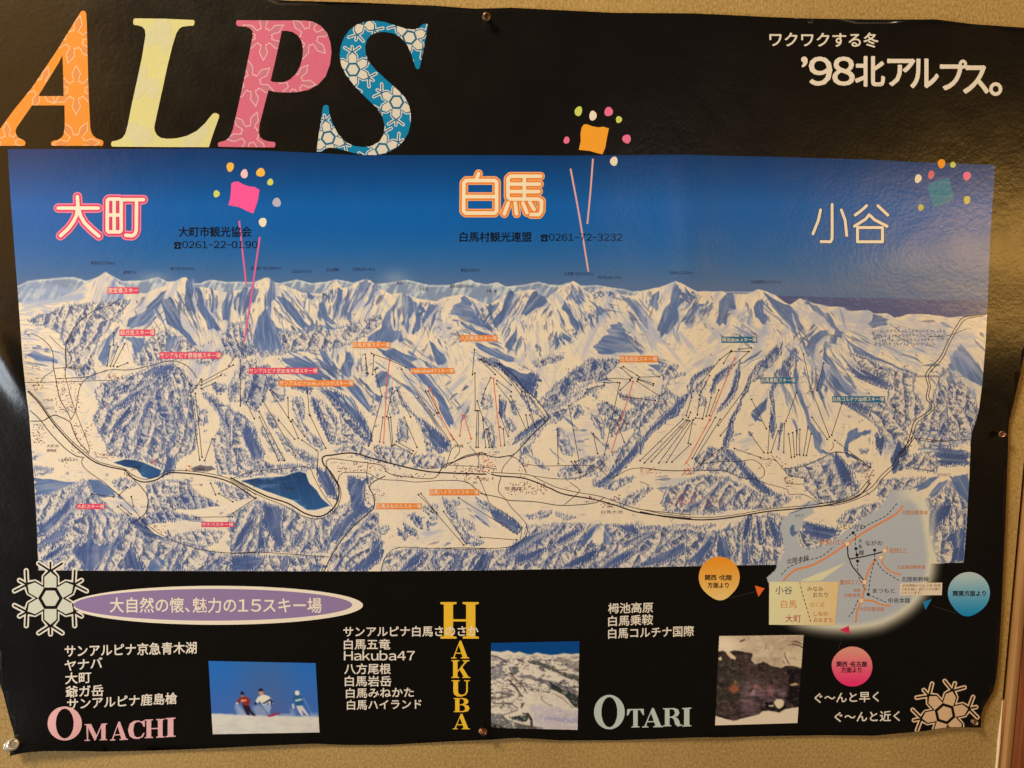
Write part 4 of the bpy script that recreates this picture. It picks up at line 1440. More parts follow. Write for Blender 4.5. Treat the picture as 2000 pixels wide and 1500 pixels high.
def glyph(ch, bold=0.0):
    key = (ch, bold)
    if key not in _gl:
        c = bpy.data.curves.new('glyph', 'FONT')
        c.body = ch
        c.size = 1
        c.resolution_u = 3
        c.offset = bold
        o = bpy.data.objects.new('glyph', c)
        COL.objects.link(o)
        bpy.context.view_layer.update()
        ev = o.evaluated_get(bpy.context.evaluated_depsgraph_get())
        m = ev.to_mesh()
        v = np.array([w.co[:2] for w in m.vertices]) if len(m.vertices) else np.zeros((0, 2))
        f = [tuple(p.vertices) for p in m.polygons]
        ev.to_mesh_clear()
        bpy.data.objects.remove(o)
        bpy.data.curves.remove(c)
        _gl[key] = (v, f)
    return _gl[key]


def fatten(v, f, r, n=8):
    """heavier type: the glyph again, shifted round a small circle"""
    return [(v + r * np.array([math.cos(a), math.sin(a)]), f) for a in np.linspace(0, 2 * math.pi, n, endpoint=False)] if r else [(v, f)]


def line_mesh(text, x0, y0, x1, y1, h):
    """a row of type whose foot runs from (x0,y0) to (x1,y1) in photo pixels"""
    items, cur = [], 0.0
    for ch in text:
        wide = ch
        if '0' <= ch <= '9' or 'A' <= ch <= 'Z' or 'a' <= ch <= 'z':
            wide = chr(ord(ch) + 0xFEE0)
        if ch == ' ':
            cur += 0.45
            continue
        v, f = glyph(wide)
        if not len(v):
            cur += 0.3
            continue
        if ord(ch) < 128 or ch == '−':
            a, b = v[:, 0].min(), v[:, 0].max()
            k = 1.25 if wide != ch else 1.0
            items.append(((v - np.array([a, 0])) * np.array([k, 1]) + np.array([0.05, 0]), f, cur))
            cur += (b - a) * k + (0.11 if wide != ch else 0.09) + (.09 if ch == '1' else 0)
        else:
            items.append((v, f, cur))
            cur += .52 if ch in '、。・' else 1.0
    lo = min((i[0][:, 0] + i[2]).min() for i in items)
    hi = max((i[0][:, 0] + i[2]).max() for i in items)
    parts = []
    for v, f, c in items:
        t = (v[:, 0] + c - lo) / (hi - lo)
        up_ = (v[:, 1] + 0.08) / 0.92 * h
        parts.append((np.stack([x0 + (x1 - x0) * t, y0 + (y1 - y0) * t - up_], 1), f))
    return merge(parts)


def caption(text, x0, y0, x1, y1, h, col, level=3, bold=0.012, parent=None, name='caption'):
    v, f = line_mesh(text, x0, y0, x1, y1, h)
    return flat_print(name, v, f, col, parent or poster, level, fat=bold * h)


CREAM = (226, 214, 196)
BLACK = (12, 12, 16)
for t, a in (("サンアルピナ京急青木湖", (127, 1283, 384, 1276, 23)), ("ヤナバ", (127, 1311, 200, 1305, 22)), ("大町", (128, 1336, 178, 1333, 22)),
             ("爺ガ岳", (129, 1362, 202, 1359, 22)), ("サンアルピナ鹿島槍", (132, 1386, 346, 1374, 22)),
             ("サンアルピナ白馬さのさか", (671, 1243.5, 934, 1242, 20)), ("白馬五竜", (672, 1268, 762, 1268, 20)), ("Hakuba47", (672, 1291, 810, 1291, 22)),
             ("八方尾根", (673, 1316, 763, 1316, 20)), ("白馬岩岳", (674, 1340, 764, 1340, 20)), ("白馬みねかた", (676, 1363, 808, 1361, 19)), ("白馬ハイランド", (678, 1386, 823, 1384, 19)),
             ("栂池高原", (1188, 1198, 1275, 1196, 20)), ("白馬乗鞍", (1188, 1223, 1275, 1219.5, 20)), ("白馬コルチナ国際", (1188, 1247, 1355, 1242, 20)),
             ("ぐ〜んと早く", (1591, 1373, 1716, 1370, 20)), ("ぐ〜んと近く", (1630, 1410, 1757, 1408, 20))):
    caption(t, *a, CREAM, level=8, bold=0.012 if t[0] == "H" else 0.02)
caption("ワクワクする冬", 1503, 91, 1715, 92.5, 28, CREAM, bold=0.018)
caption("大町市観光協会", 349, 462.5, 491, 462.5, 20, BLACK, level=5, bold=0.012)
caption("0261−22−0190", 356, 486, 503, 486, 17, BLACK, level=5, bold=0.0)
caption("白馬村観光連盟", 898, 472, 1038, 472, 19, BLACK, level=5, bold=0.012)
caption("0261−72−3232", 1072, 471.5, 1215, 471.5, 17, BLACK, level=5, bold=0.0)
for tx, ty in ((340, 486), (1056, 471.5)):              # little telephone sign
    body = np.array([(tx + a, ty - b_) for a, b_ in ((1, 0), (13, 0), (13.5, 3), (10, 9), (4, 9), (.5, 3))])
    hand = np.array([(tx + a, ty - b_) for a, b_ in ((-.5, 8), (0, 11.5), (3, 13.5), (11, 13.5), (14, 11.5), (14.5, 8), (11, 8), (10.5, 10.5), (3.5, 10.5), (3, 8))])
    V, F = cdt_fill([body, hand], [ring(tx + 7, ty - 4.5, 2.6, n=12)], grid=0)
    flat_print('telephone_sign', V, F, BLACK, poster, 5)
for t, x0, x1, y in (("蓮華岳(2799m)", 177, 224, 517), ("黒部ダム", 241, 266, 535), ("爺ケ岳(2669m)", 333, 379, 528), ("鹿島槍ケ岳(2889m)", 490, 549, 527),
                     ("立山(3015m)", 571, 609, 533), ("立山連峰", 637, 662, 530), ("五竜岳(2814m)", 688, 732, 529), ("剣岳", 775, 786, 556), ("大黒岳", 819, 836, 568),
                     ("唐松岳(2696m)", 879, 923, 562), ("剱岳(2998m)", 900, 937, 531), ("不帰ノ嶮", 950, 970, 572), ("白馬鑓ケ岳(2903m)", 1103, 1159, 538),
                     ("杓子岳(2812m)", 1168, 1212, 545), ("白馬岳(2932m)", 1309, 1354, 536), ("白馬乗鞍岳(2437m)", 1467, 1525, 554)):
    caption(t, x0, y, x1, y, 6.8, (44, 50, 80), bold=0.0, name='peak_caption')
for t, x0, x1, y in (("青木湖", 558, 573, 957), ("木崎湖", 258, 274, 916), ("中綱湖", 380, 399, 919), ("神城", 887, 905, 874), ("はくば", 937, 955, 940), ("白馬大池", 1174, 1216, 1003),
                     ("信濃森上", 985, 1030, 957), ("おたり", 1553, 1569, 1010), ("みなみおたり", 1830, 1856, 930), ("いなお", 85, 104, 784), ("うみのくち", 87, 105, 800),
                     ("大町市", 91, 115, 874), ("博物館", 91, 110, 883), ("しなのおおまち", 115, 152, 901), ("簗場", 655, 668, 1090), ("葛温泉", 133, 161, 721)):
    caption(t, x0, y, x1, y, 6.3, (60, 56, 66), bold=0.0, name='place_caption')
# a note too small to read: four rows of type-sized marks
pr = []
for i in range(4):
    x = 1702 + i * 2
    while x < 1848 - (26 if i == 3 else 0):
        y = 650 + i * 8.4 - (x - 1702) * .012
        for k in range(3):
            a, c = x + 4.6 * rng.random(), y - 5.4 * rng.random()
            if rng.random() < .5:
                pr.append((np.array([(a, c), (a + 3.2, c), (a + 3.2, c + .9), (a, c + .9)]), [(0, 1, 2, 3)]))
            else:
                pr.append((np.array([(a, c - 2), (a + .9, c - 2), (a + .9, c + 2), (a, c + 2)]), [(0, 1, 2, 3)]))
        x += 7.0
P4 = [merge(pr[k::4]) for k in range(4)]
host = None
for k, (v, f) in enumerate(P4):
    o = flat_print('fine_print', v, f, (92, 92, 122), poster if host is None else host, 3 + .15 * k)
    host = host or o
    o['kind'] = 'stuff'

# headline: every glyph fitted to its own box
parts = []
for ch, b in (('’', (1566, 112, 1576, 130)), ('９', (1581, 112, 1624, 166)), ('８', (1627, 112, 1668, 166)), ('北', (1671, 111, 1727, 168)), ('ア', (1734, 116, 1786, 167)),
              ('ル', (1779, 116, 1832, 171)), ('プ', (1837, 118, 1887, 175)), ('ス', (1882, 129, 1930, 182)), ('。', (1933, 162, 1956, 186))):
    v, f = glyph(ch)
    lo, hi = v.min(0), v.max(0)
    q = (v - lo) / (hi - lo)
    parts.append((np.stack([b[0] + q[:, 0] * (b[2] - b[0]), b[3] - q[:, 1] * (b[3] - b[1])], 1), f))
v, f = merge(parts)
flat_print('headline', v, f, CREAM, poster, 3, fat=1.6)

# ---------------------------------------------------------------- the four big letters
LA = fr('G0', parse("590,90 600,80 612,78 624,84 632,98 637,180 642,400 650,700 662,940 670,970 682,992 705,1012 745,1026 757,1036 757,1055 750,1068 382,1068 374,1058 376,1042 390,1032 425,1024 450,1008 466,985 473,950 475,900 473,772 235,772 122,935 114,960 118,980 135,1008 165,1022 182,1032 188,1050 180,1068 -90,1068 -90,1040 -45,1015 0,945 100,808 240,635 430,350 500,235"))
LAH = fr('G0', parse("458,405 464,560 467,704 288,704 284,698 370,560 430,462"))
LL = fr('G0', parse("976,150 982,138 992,135 1200,137 1418,147 1425,155 1424,176 1415,189 1380,190 1335,196 1312,212 1292,245 1262,340 1230,470 1180,700 1145,860 1130,930 1134,960 1150,990 1180,1010 1230,1017 1300,1012 1370,995 1440,960 1500,905 1555,836 1568,828 1588,829 1604,840 1606,855 1565,970 1530,1078 1200,1077 825,1074 815,1066 815,1045 825,1035 860,1028 895,1012 918,980 935,920 960,790 1000,610 1040,420 1066,260 1062,220 1045,198 1010,186 983,183 976,172"))
LP = fr('GP', parse("238,148 500,150 730,150 790,158 850,190 895,240 920,310 928,380 918,470 885,560 830,620 760,658 680,675 600,678 530,675 466,662 430,800 402,910 396,960 402,1000 430,1025 470,1036 508,1040 517,1048 517,1066 508,1080 300,1078 105,1075 96,1066 97,1048 108,1040 150,1030 182,1005 205,950 235,820 275,640 320,420 350,270 350,230 330,206 300,196 245,192 231,182 230,158"))
LPH = fr('GP', parse("565,226 600,226 640,234 680,258 708,300 720,360 716,420 700,480 668,540 625,582 580,602 535,604 500,600 482,592 520,430"))
LS = fr('GP', parse("1600,176 1628,174 1634,184 1625,240 1605,350 1580,470 1572,500 1560,508 1545,500 1532,460 1510,390 1480,325 1430,272 1380,245 1320,234 1265,236 1220,254 1188,290 1175,340 1178,395 1200,450 1250,510 1330,585 1410,655 1465,712 1495,770 1510,835 1508,900 1490,975 1450,1040 1400,1085 1330,1120 1250,1136 1170,1135 1090,1120 1010,1098 950,1083 905,1082 880,1092 862,1110 825,1115 820,1105 828,1030 848,900 865,785 872,772 892,768 906,778 912,830 935,900 975,980 1030,1038 1090,1068 1160,1078 1225,1068 1280,1035 1310,985 1318,920 1300,850 1260,790 1190,725 1100,635 1035,550 1000,480 988,410 995,340 1020,275 1060,220 1115,180 1180,158 1250,152 1320,162 1400,188 1470,210 1530,217 1565,205"))


def flower(cx, cy, R, rot=90.0):
    p = []
    for k in range(6):
        a = math.radians(rot + 60 * k)
        h = math.radians(30)
        for r, d in ((0.40, -h * .96), (0.36, -h * .55), (0.50, -math.radians(13)), (0.72, -math.radians(14.5)), (1.05, 0),
                     (0.72, math.radians(14.5)), (0.50, math.radians(13)), (0.36, h * .55), (0.40, h * .96)):
            p.append((cx + R * r * math.cos(a + d), cy - R * r * math.sin(a + d)))
    return p


def flower_fill(cx, cy, R, rot):
    out = []
    for k in range(6):
        a = math.radians(rot + 60 * k)
        out.append(np.array([(cx + R * r * math.cos(a + d), cy - R * r * math.sin(a + d)) for r, d in ((.40, 0), (.72, -.253), (1.05, 0), (.72, .253))]))
    return out


def big_letter(name, add, sub, col, level=2):
    V, F = cdt_fill([add], sub, grid=9)
    o = flat_print('printed_letter', V, F, col, poster, level)
    o['label'] = name
    return o


oA = big_letter('orange letter A with a snow crystal pattern', LA, [LAH], (218, 136, 54))
oL = big_letter('pale yellow letter L', LL, [], (204, 197, 134))
oP = big_letter('pink letter P with a snow crystal pattern', LP, [LPH], (198, 100, 122))
oS = big_letter('blue letter S filled with white snowflakes', LS, [], (8, 120, 162))

for host, clip, sub, fls, fc, lc in (
        (oA, LA, [LAH], [('G0', 560, 660, 172, 90), ('G0', 545, 290, 172, 76), ('G0', 395, 590, 0, 0), ('G0', 300, 640, 150, 70), ('G0', 60, 1050, 150, 95), ('G0', 560, 1050, 165, 62)], (208, 132, 72), (224, 176, 134)),
        (oP, LP, [LPH], [('GP', 345, 610, 165, 100), ('GP', 430, 270, 165, 90), ('GP', 330, 985, 165, 72), ('GP', 765, 268, 165, 74), ('GP', 660, 600, 150, 52)], (188, 110, 126), (214, 164, 168))):
    fills, strokes = [], []
    for g_, x, y, R, rot in fls:
        if R == 0:
            continue
        fills += [fr(g_, q) for q in flower_fill(x, y, R, rot)]
        strokes += stroke_contours([tuple(q) for q in fr(g_, flower(x, y, R, rot))], 1.05, closed=True, n=6)
    for q in fills:
        V, F = cdt_fill([q], sub, [clip], grid=18)
        if len(F):
            flat_print('petal_pattern', V, F, fc, host, 3)
    V, F = cdt_fill(strokes, sub, [clip], grid=0)
    flat_print('crystal_outline', V, F, lc, host, 4)
# faint mauve blooms in the pale L
bl = [ring(*fr('G0', [(x, y)])[0], r / 3.75, r / 3.4, n=14, wob=.18) for x, y, r in ((1110, 270, 70), (1210, 300, 60), (1180, 200, 70), (1030, 560, 60), (1100, 640, 70), (1020, 650, 60), (960, 960, 60), (1040, 1000, 70), (1400, 1030, 70), (1470, 960, 60))]
for i, q in enumerate(bl):
    V, F = cdt_fill([q], [], [LL], grid=14)
    if len(F):
        flat_print('petal_pattern', V, F, (200, 194, 150), oL, 3 + .3 * (i % 3))


def snowflake_layers(cx, cy, s, rot, clip=None):
    """white halo, dark gap, white petals; s scales the 290 unit arm"""
    def T(p, k):
        a = math.radians(rot + 60 * k)
        p = np.asarray(p, float) * s
        u = np.array([math.cos(a), -math.sin(a)])
        w = np.array([math.sin(a), math.cos(a)])
        return np.array([cx, cy]) + p[:, :1] * u + p[:, 1:] * w
    halo, gap, petal, core = [], [], [], []
    for k in range(6):
        halo.append(T([(0, -69), (174, -69), (226, -28), (226, 28), (174, 69), (0, 69)], k))
        gap.append(T([(0, -58), (172, -58), (220, -13), (220, 13), (172, 58), (0, 58)], k))
        petal.append(T([(84, -47), (166, -47), (206, 0), (166, 47), (84, 47)], k))
        for pts in ([(212, 0), (280, 0)], [(212, 0), (272, -92)], [(212, 0), (272, 92)]):
            q = T(pts, k)
            halo += stroke_contours([tuple(a) for a in q], 20 * s)
            gap += stroke_contours([tuple(a) for a in q], 7.5 * s)
    hexo = np.array([(cx + 80 * s * math.cos(math.radians(rot + 30 + 60 * i)), cy - 80 * s * math.sin(math.radians(rot + 30 + 60 * i))) for i in range(6)])
    hexi = (hexo - [cx, cy]) * .86 + [cx, cy]
    return halo, gap, petal, hexi


# snowflakes inside the S
cl = [LS]
halo, gap, petal = [], [], []
for x, y, r in ((1085, 510, 92), (1405, 748, 88), (1150, 130, 75), (1300, 1098, 86), (905, 1010, 100), (1500, 275, 78)):
    c = fr('GP', [(x, y)])[0]
    h_, g_, p_, hx = snowflake_layers(c[0], c[1], .60 / 3.75, r)
    halo += h_
    gap += g_
    petal += p_ + [hx]
for nm, cs, col, lv in (('snowflake_edge', halo, (204, 200, 190), 3), ('snowflake_gap', gap, (24, 96, 130), 4)):
    V, F = cdt_fill(cs, [], cl, grid=0)
    flat_print(nm, V, F, col, oS, lv)
for c in petal:
    V, F = cdt_fill([c], [], cl, grid=0)
    if len(F):
        flat_print('snowflake_petal', V, F, (204, 196, 178), oS, 5)

for (cx, cy), s, rot, lab, lv, c_edge, c_petal in (((98.8, 1168.2), .25, 90, 'large white snowflake at the left', 4, (222, 214, 196), (206, 206, 184)), ((1845.6, 1393.6), .222, 72, 'peach coloured snowflake cut by the lower edge', 3, (226, 192, 156), (214, 178, 138))):
    h_, g_, p_, hx = snowflake_layers(cx, cy, s, rot)
    clip = [EDGE + np.array([0, -1.0])]
    V, F = cdt_fill(h_, [], clip, grid=0)
    so_ = flat_print('snowflake', V, F, c_edge, poster, lv)
    so_['label'] = lab
    V, F = cdt_fill(g_, [], clip, grid=0)
    flat_print('snowflake_gap', V, F, (20, 17, 14), so_, lv + 1)
    for c in p_ + [hx]:
        V, F = cdt_fill([c], [], clip, grid=0)
        if len(F):
            flat_print('snowflake_petal', V, F, c_petal, so_, lv + 2)


# ---------------------------------------------------------------- place names in rounded outline strokes
def round_name(label, frame, strokes, radii, cols, level=4):
    paths = [fr(frame, parse(s)) for s in strokes]
    sc = FR[frame][2]
    host = None
    for i, (r, c) in enumerate(zip(radii, cols)):
        cs = []
        for p in paths:
            cs += stroke_contours([tuple(q) for q in p], r / sc, n=12)
        V, F = cdt_fill(cs, grid=14)
        o = flat_print('place_name' if i == 0 else 'name_stroke', V, F, c, poster if i == 0 else host, level + i)
        if i == 0:
            host = o
            o['label'] = label
    return host


round_name('pink outlined place name', 'G1', ("380,355 640,355", "505,280 508,345 500,400 478,445 445,490 395,535", "512,355 525,405 550,450 595,495 645,537",
                                "700,305 710,296 780,296 790,305 790,500 780,510 708,510 699,500 700,305", "744,296 744,510", "700,400 790,400",
                                "800,300 935,300", "890,300 888,500 878,525 862,535 820,532"),
           (31, 22, 11.5), ((222, 122, 150), (206, 60, 104), (236, 222, 204)))
round_name('orange outlined place name', 'G3', ("303,140 285,185", "215,188 415,188 428,200 428,400 415,415 212,415 198,400 200,205 215,188", "200,300 428,300",
                                  "735,158 525,158 508,175 508,302 522,317 718,317 742,330 740,400 724,425 668,425", "622,158 622,317", "510,213 728,213", "510,265 722,265",
                                  "510,345 482,420", "558,345 568,420", "612,345 640,412", "660,340 690,390"),
           (30, 23, 12.5), ((236, 170, 116), (226, 124, 40), (242, 222, 184)))
round_name('plain white place name', 'G4', ("1000,132 1000,310 992,326 942,325", "940,160 928,215 900,285", "1048,160 1068,215 1076,293", "1180,138 1150,165 1120,187", "1238,138 1290,187",
                              "1193,185 1175,208 1116,245", "1193,185 1222,212 1286,245", "1132,252 1262,252 1262,326 1132,326 1132,252"),
           (10.5, 7.4), ((18, 56, 100), (236, 226, 204)))

# ---------------------------------------------------------------- fireworks of confetti
ORG, YG, PPK, PK, LG, CR = (240, 176, 70), (196, 204, 96), (228, 186, 190), (226, 110, 146), (176, 172, 190), (226, 214, 190)
bursts = (
    ('G1', "1505,225 1506,195 1525,183 1550,182 1590,203 1620,213 1660,218 1690,236 1682,290 1668,340 1650,390 1610,375 1560,350 1487,335 1500,290", (240, 84, 150),
     ((1499, 87, 24, 30, ORG), (1591, 132, 23, 30, PPK), (1697, 123, 29, 28, ORG), (1760, 186, 20, 22, YG), (1410, 262, 20, 24, YG), (1802, 318, 28, 29, LG), (1711, 447, 25, 30, CR)),
     (("1558,438 1580,640 1603,850", (216, 100, 150)), ("1692,543 1640,900 1590,1225", (216, 100, 150))), 11),
    ('GT', "1072,935 1088,912 1110,910 1150,925 1195,933 1230,928 1272,940 1256,1020 1246,1080 1225,1130 1180,1120 1130,1105 1052,1098 1066,1030 1064,980", (240, 156, 44),
     ((1049, 815, 27, 36, YG), (1155, 848, 27, 36, CR), (1270, 818, 32, 33, PK), (1345, 876, 22, 26, YG), (962, 1027, 22, 26, PK), (1402, 1018, 31, 33, PK), (1309, 1181, 27, 35, CR)),
     (("991,1236 1050,1550 1122,1990", (214, 164, 160)), ("1155,1163 1138,1390 1114,1640", (214, 164, 160))), 13),
    ('GR', "1370,1222 1398,1188 1450,1172 1510,1155 1522,1205 1545,1290 1500,1322 1410,1350 1390,1292", (4, 116, 150),
     ((1462, 1065, 25, 29, (240, 150, 40)), (1537, 1073, 18, 20, YG), (1395, 1138, 19, 29, (214, 100, 116)), (1310, 1163, 22, 29, CR), (1628, 1145, 26, 28, PK), (1628, 1302, 21, 27, (200, 190, 90)), (1328, 1351, 18, 21, (196, 184, 90))),
     (), 0))
for g_, sq, sc_, dots, streaks, sw in bursts:
    V, F = cdt_fill([fr(g_, parse(sq))], grid=12)
    flat_print('burst_patch', V, F, sc_, poster, 3)
    s_ = FR[g_][2]
    for x, y, rx, ry, c in dots:
        p = fr(g_, [(x, y)])[0]
        q = ring(p[0], p[1], rx / s_, ry / s_, n=22, rot=.2, wob=.05)
        V = np.vstack([q, p[None]])
        F = [(i, (i + 1) % 22, 22) for i in range(22)]
        flat_print('confetti_dot', V, F, c, poster, 3)
    for st, c in streaks:
        v, f = ribbon(smooth_path(fr(g_, parse(st)), 8), sw / s_)
        flat_print('burst_streak', v, f, c, poster, 4)

# ---------------------------------------------------------------- resort tags
TP, TO, TT = (216, 72, 104), (226, 132, 58), (36, 106, 140)
for g_, b, t, c in (('G1', (700, 870, 903, 913), "室堂春スキー", TP), ('G1', (778, 1145, 1010, 1187), "爺ガ岳スキー場", TP), ('G1', (1038, 1292, 1442, 1335), "サンアルピナ鹿島槍スキー場", TP),
                    ('G6', (127, 65, 612, 108), "サンアルピナ京急青木湖スキー場", TP), ('G5', (592, 1318, 810, 1360), "大町スキー場", TP), ('G5', (1553, 1458, 1803, 1498), "ヤナバスキー場", TP),
                    ('G6', (338, 152, 860, 195), "サンアルピナ白馬さのさかスキー場", TO), ('G2', (745, 1058, 1037, 1104), "白馬五竜スキー場", TO), ('G2', (1193, 1258, 1527, 1303), "Hakuba47スキー場", TO),
                    ('G2', (1572, 1005, 1862, 1052), "八方尾根スキー場", TO), ('G3', (1287, 1410, 1552, 1455), "白馬岩岳スキー場", TO), ('G6', (1388, 912, 1735, 955), "白馬ハイランドスキー場", TO),
                    ('G6', (1020, 1010, 1335, 1052), "白馬みねかたスキー場", TO), ('G4', (423, 820, 610, 852), "栂池高原スキー場", TT), ('G4', (628, 1032, 812, 1064), "白馬乗鞍スキー場", TT),
                    ('G4', (1000, 1130, 1275, 1162), "白馬コルチナ国際スキー場", TT)):
    (x0, y0), (x1, y1) = fr(g_, [(b[0], b[1]), (b[2], b[3])])
    V, F = cdt_fill([np.array([(x0, y0), (x1, y0), (x1, y1), (x0, y1)])], grid=14)
    o = flat_print('label_tag', V, F, c, poster, 4)
    caption(t, x0 + 1.5, y1 - 2, x1 - 1.5, y1 - 2, (y1 - y0) - 3.4, (240, 226, 206), level=5, bold=0.006, parent=o, name='tag_text')

# ---------------------------------------------------------------- ski lifts
LIFTS = {
    'G5': "825,255,850,105 852,257,910,107 875,257,962,85 905,262,985,232 875,95,877,0 1380,272,1475,407 1765,255,1817,177 1555,380,1800,248 1552,404,1703,328 1553,430,1658,385 1518,408,1552,358 1470,460,1510,425 1470,483,1540,980 1507,467,1558,958 1578,985,1637,818 1853,210,1853,562 707,1242,875,1265 920,1250,983,1192 1013,1263,1029,1338 933,1329,1013,1398 908,1340,988,1410 1624,1160,1663,1247 1688,1240,1795,1302 1797,1390,1974,1272 1505,1422,1792,1418",
    'G6': "108,303,167,420 203,410,335,713 200,370,377,712 275,220,420,440 224,290,455,677 337,430,448,563 426,441,474,557 432,428,517,544 401,275,405,413 538,230,550,392 557,400,664,626 500,570,600,640 1008,78,1058,265 1058,265,965,610 1130,215,1090,405 1065,410,1041,582 1102,413,1125,608 1118,410,1134,608 1163,225,1257,408 1213,412,1302,620 1193,75,1530,577 1310,275,1422,395 1362,228,1440,382 1381,228,1451,378 945,0,947,103 940,-30,958,103 993,112,1000,-20 1158,578,1275,645 1146,600,1267,665 1312,950,1440,1080 1330,942,1440,1080 1488,1068,1645,1292 1400,1040,1628,1302 985,-35,1113,12 1113,12,1225,62",
    'G7': "273,-60,260,112 277,103,279,363 292,365,285,620 303,365,300,620 293,297,333,420 333,433,352,620 355,493,377,620 365,493,397,620 387,135,350,212 350,212,320,310 317,8,418,112 335,0,529,185 430,155,530,232 427,178,528,305 318,10,415,55 437,35,607,232 448,45,600,260 526,262,635,497 450,260,446,380 446,380,510,542 452,478,475,492 475,492,484,605 620,207,765,410 627,237,700,480 633,394,648,480 660,394,690,460 733,402,765,435 931,330,1003,713 851,495,858,735 1102,525,1132,663 1261,428,1318,583 1195,308,1336,456 1287,170,1180,670 950,720,1005,795 973,718,1015,795 1297,66,1372,135 1312,57,1409,118 1194,138,1360,145 1422,130,1563,128 1415,142,1523,176 1415,148,1520,188 1360,155,1290,222 1408,160,1563,262 1180,168,1272,168 1060,215,1180,184 1310,266,1535,294 163,972,569,1223 314,1247,568,1266",
    'G8': "370,523,0,880 398,530,38,900 413,535,97,888 430,537,160,900 461,528,227,894 436,738,274,893 455,530,415,730 443,335,398,493 598,147,513,318 510,352,493,486 571,375,539,518 613,335,570,497 678,272,597,493 435,463,415,510 478,513,538,520 649,508,450,860 690,524,475,863 789,546,692,665 916,246,673,577 960,352,1088,605 939,634,1067,812 1115,582,1101,815 1189,623,1128,810 1348,293,1257,540 1243,562,1237,810 1280,650,1304,852 1315,639,1331,846 1346,622,1350,830 1377,611,1374,830 1446,590,1408,834 1474,648,1433,836 1483,287,1631,677 1481,507,1612,696 1738,391,1651,660 1678,705,1985,940 813,775,1035,853 705,770,520,910",
    'G4': "475,895,435,958 515,885,580,878 475,898,567,897 567,897,490,968 850,910,890,1090 957,957,920,1100 475,893,415,940 415,940,278,1105",
}
REDS = {'G6': "1110,10,1090,190 1090,190,1068,588 1395,210,1454,380 1454,380,1554,568 1620,395,1600,540 1630,400,1680,560", 'G7': "405,140,457,610 1380,160,1230,652", 'G8': "815,0,600,530 600,530,398,900"}
for src, col, w in ((LIFTS, (46, 40, 52), 1.12), (REDS, (222, 104, 80), 1.6)):
    for g_, s in src.items():
        for q in s.split():
            x0, y0, x1, y1 = [float(a) for a in q.split(',')]
            a, b = fr(g_, [(x0, y0), (x1, y1)])
            pr = [ribbon(smooth_path([a, b]), w)]
            for e in (a, b):
                r = ring(e[0], e[1], 1.8 if w < 1.3 else 2.1, n=8)
                pr.append((np.vstack([r, e[None]]), [(i, (i + 1) % 8, 8) for i in range(8)]))
            # stations a hair above the cable so no two faces share a plane
            o = flat_print('ski_lift_cable', *pr[0], col, poster, 3)
            for v, f in pr[1:]:
                flat_print('lift_station', v, f, col, o, 3.5)

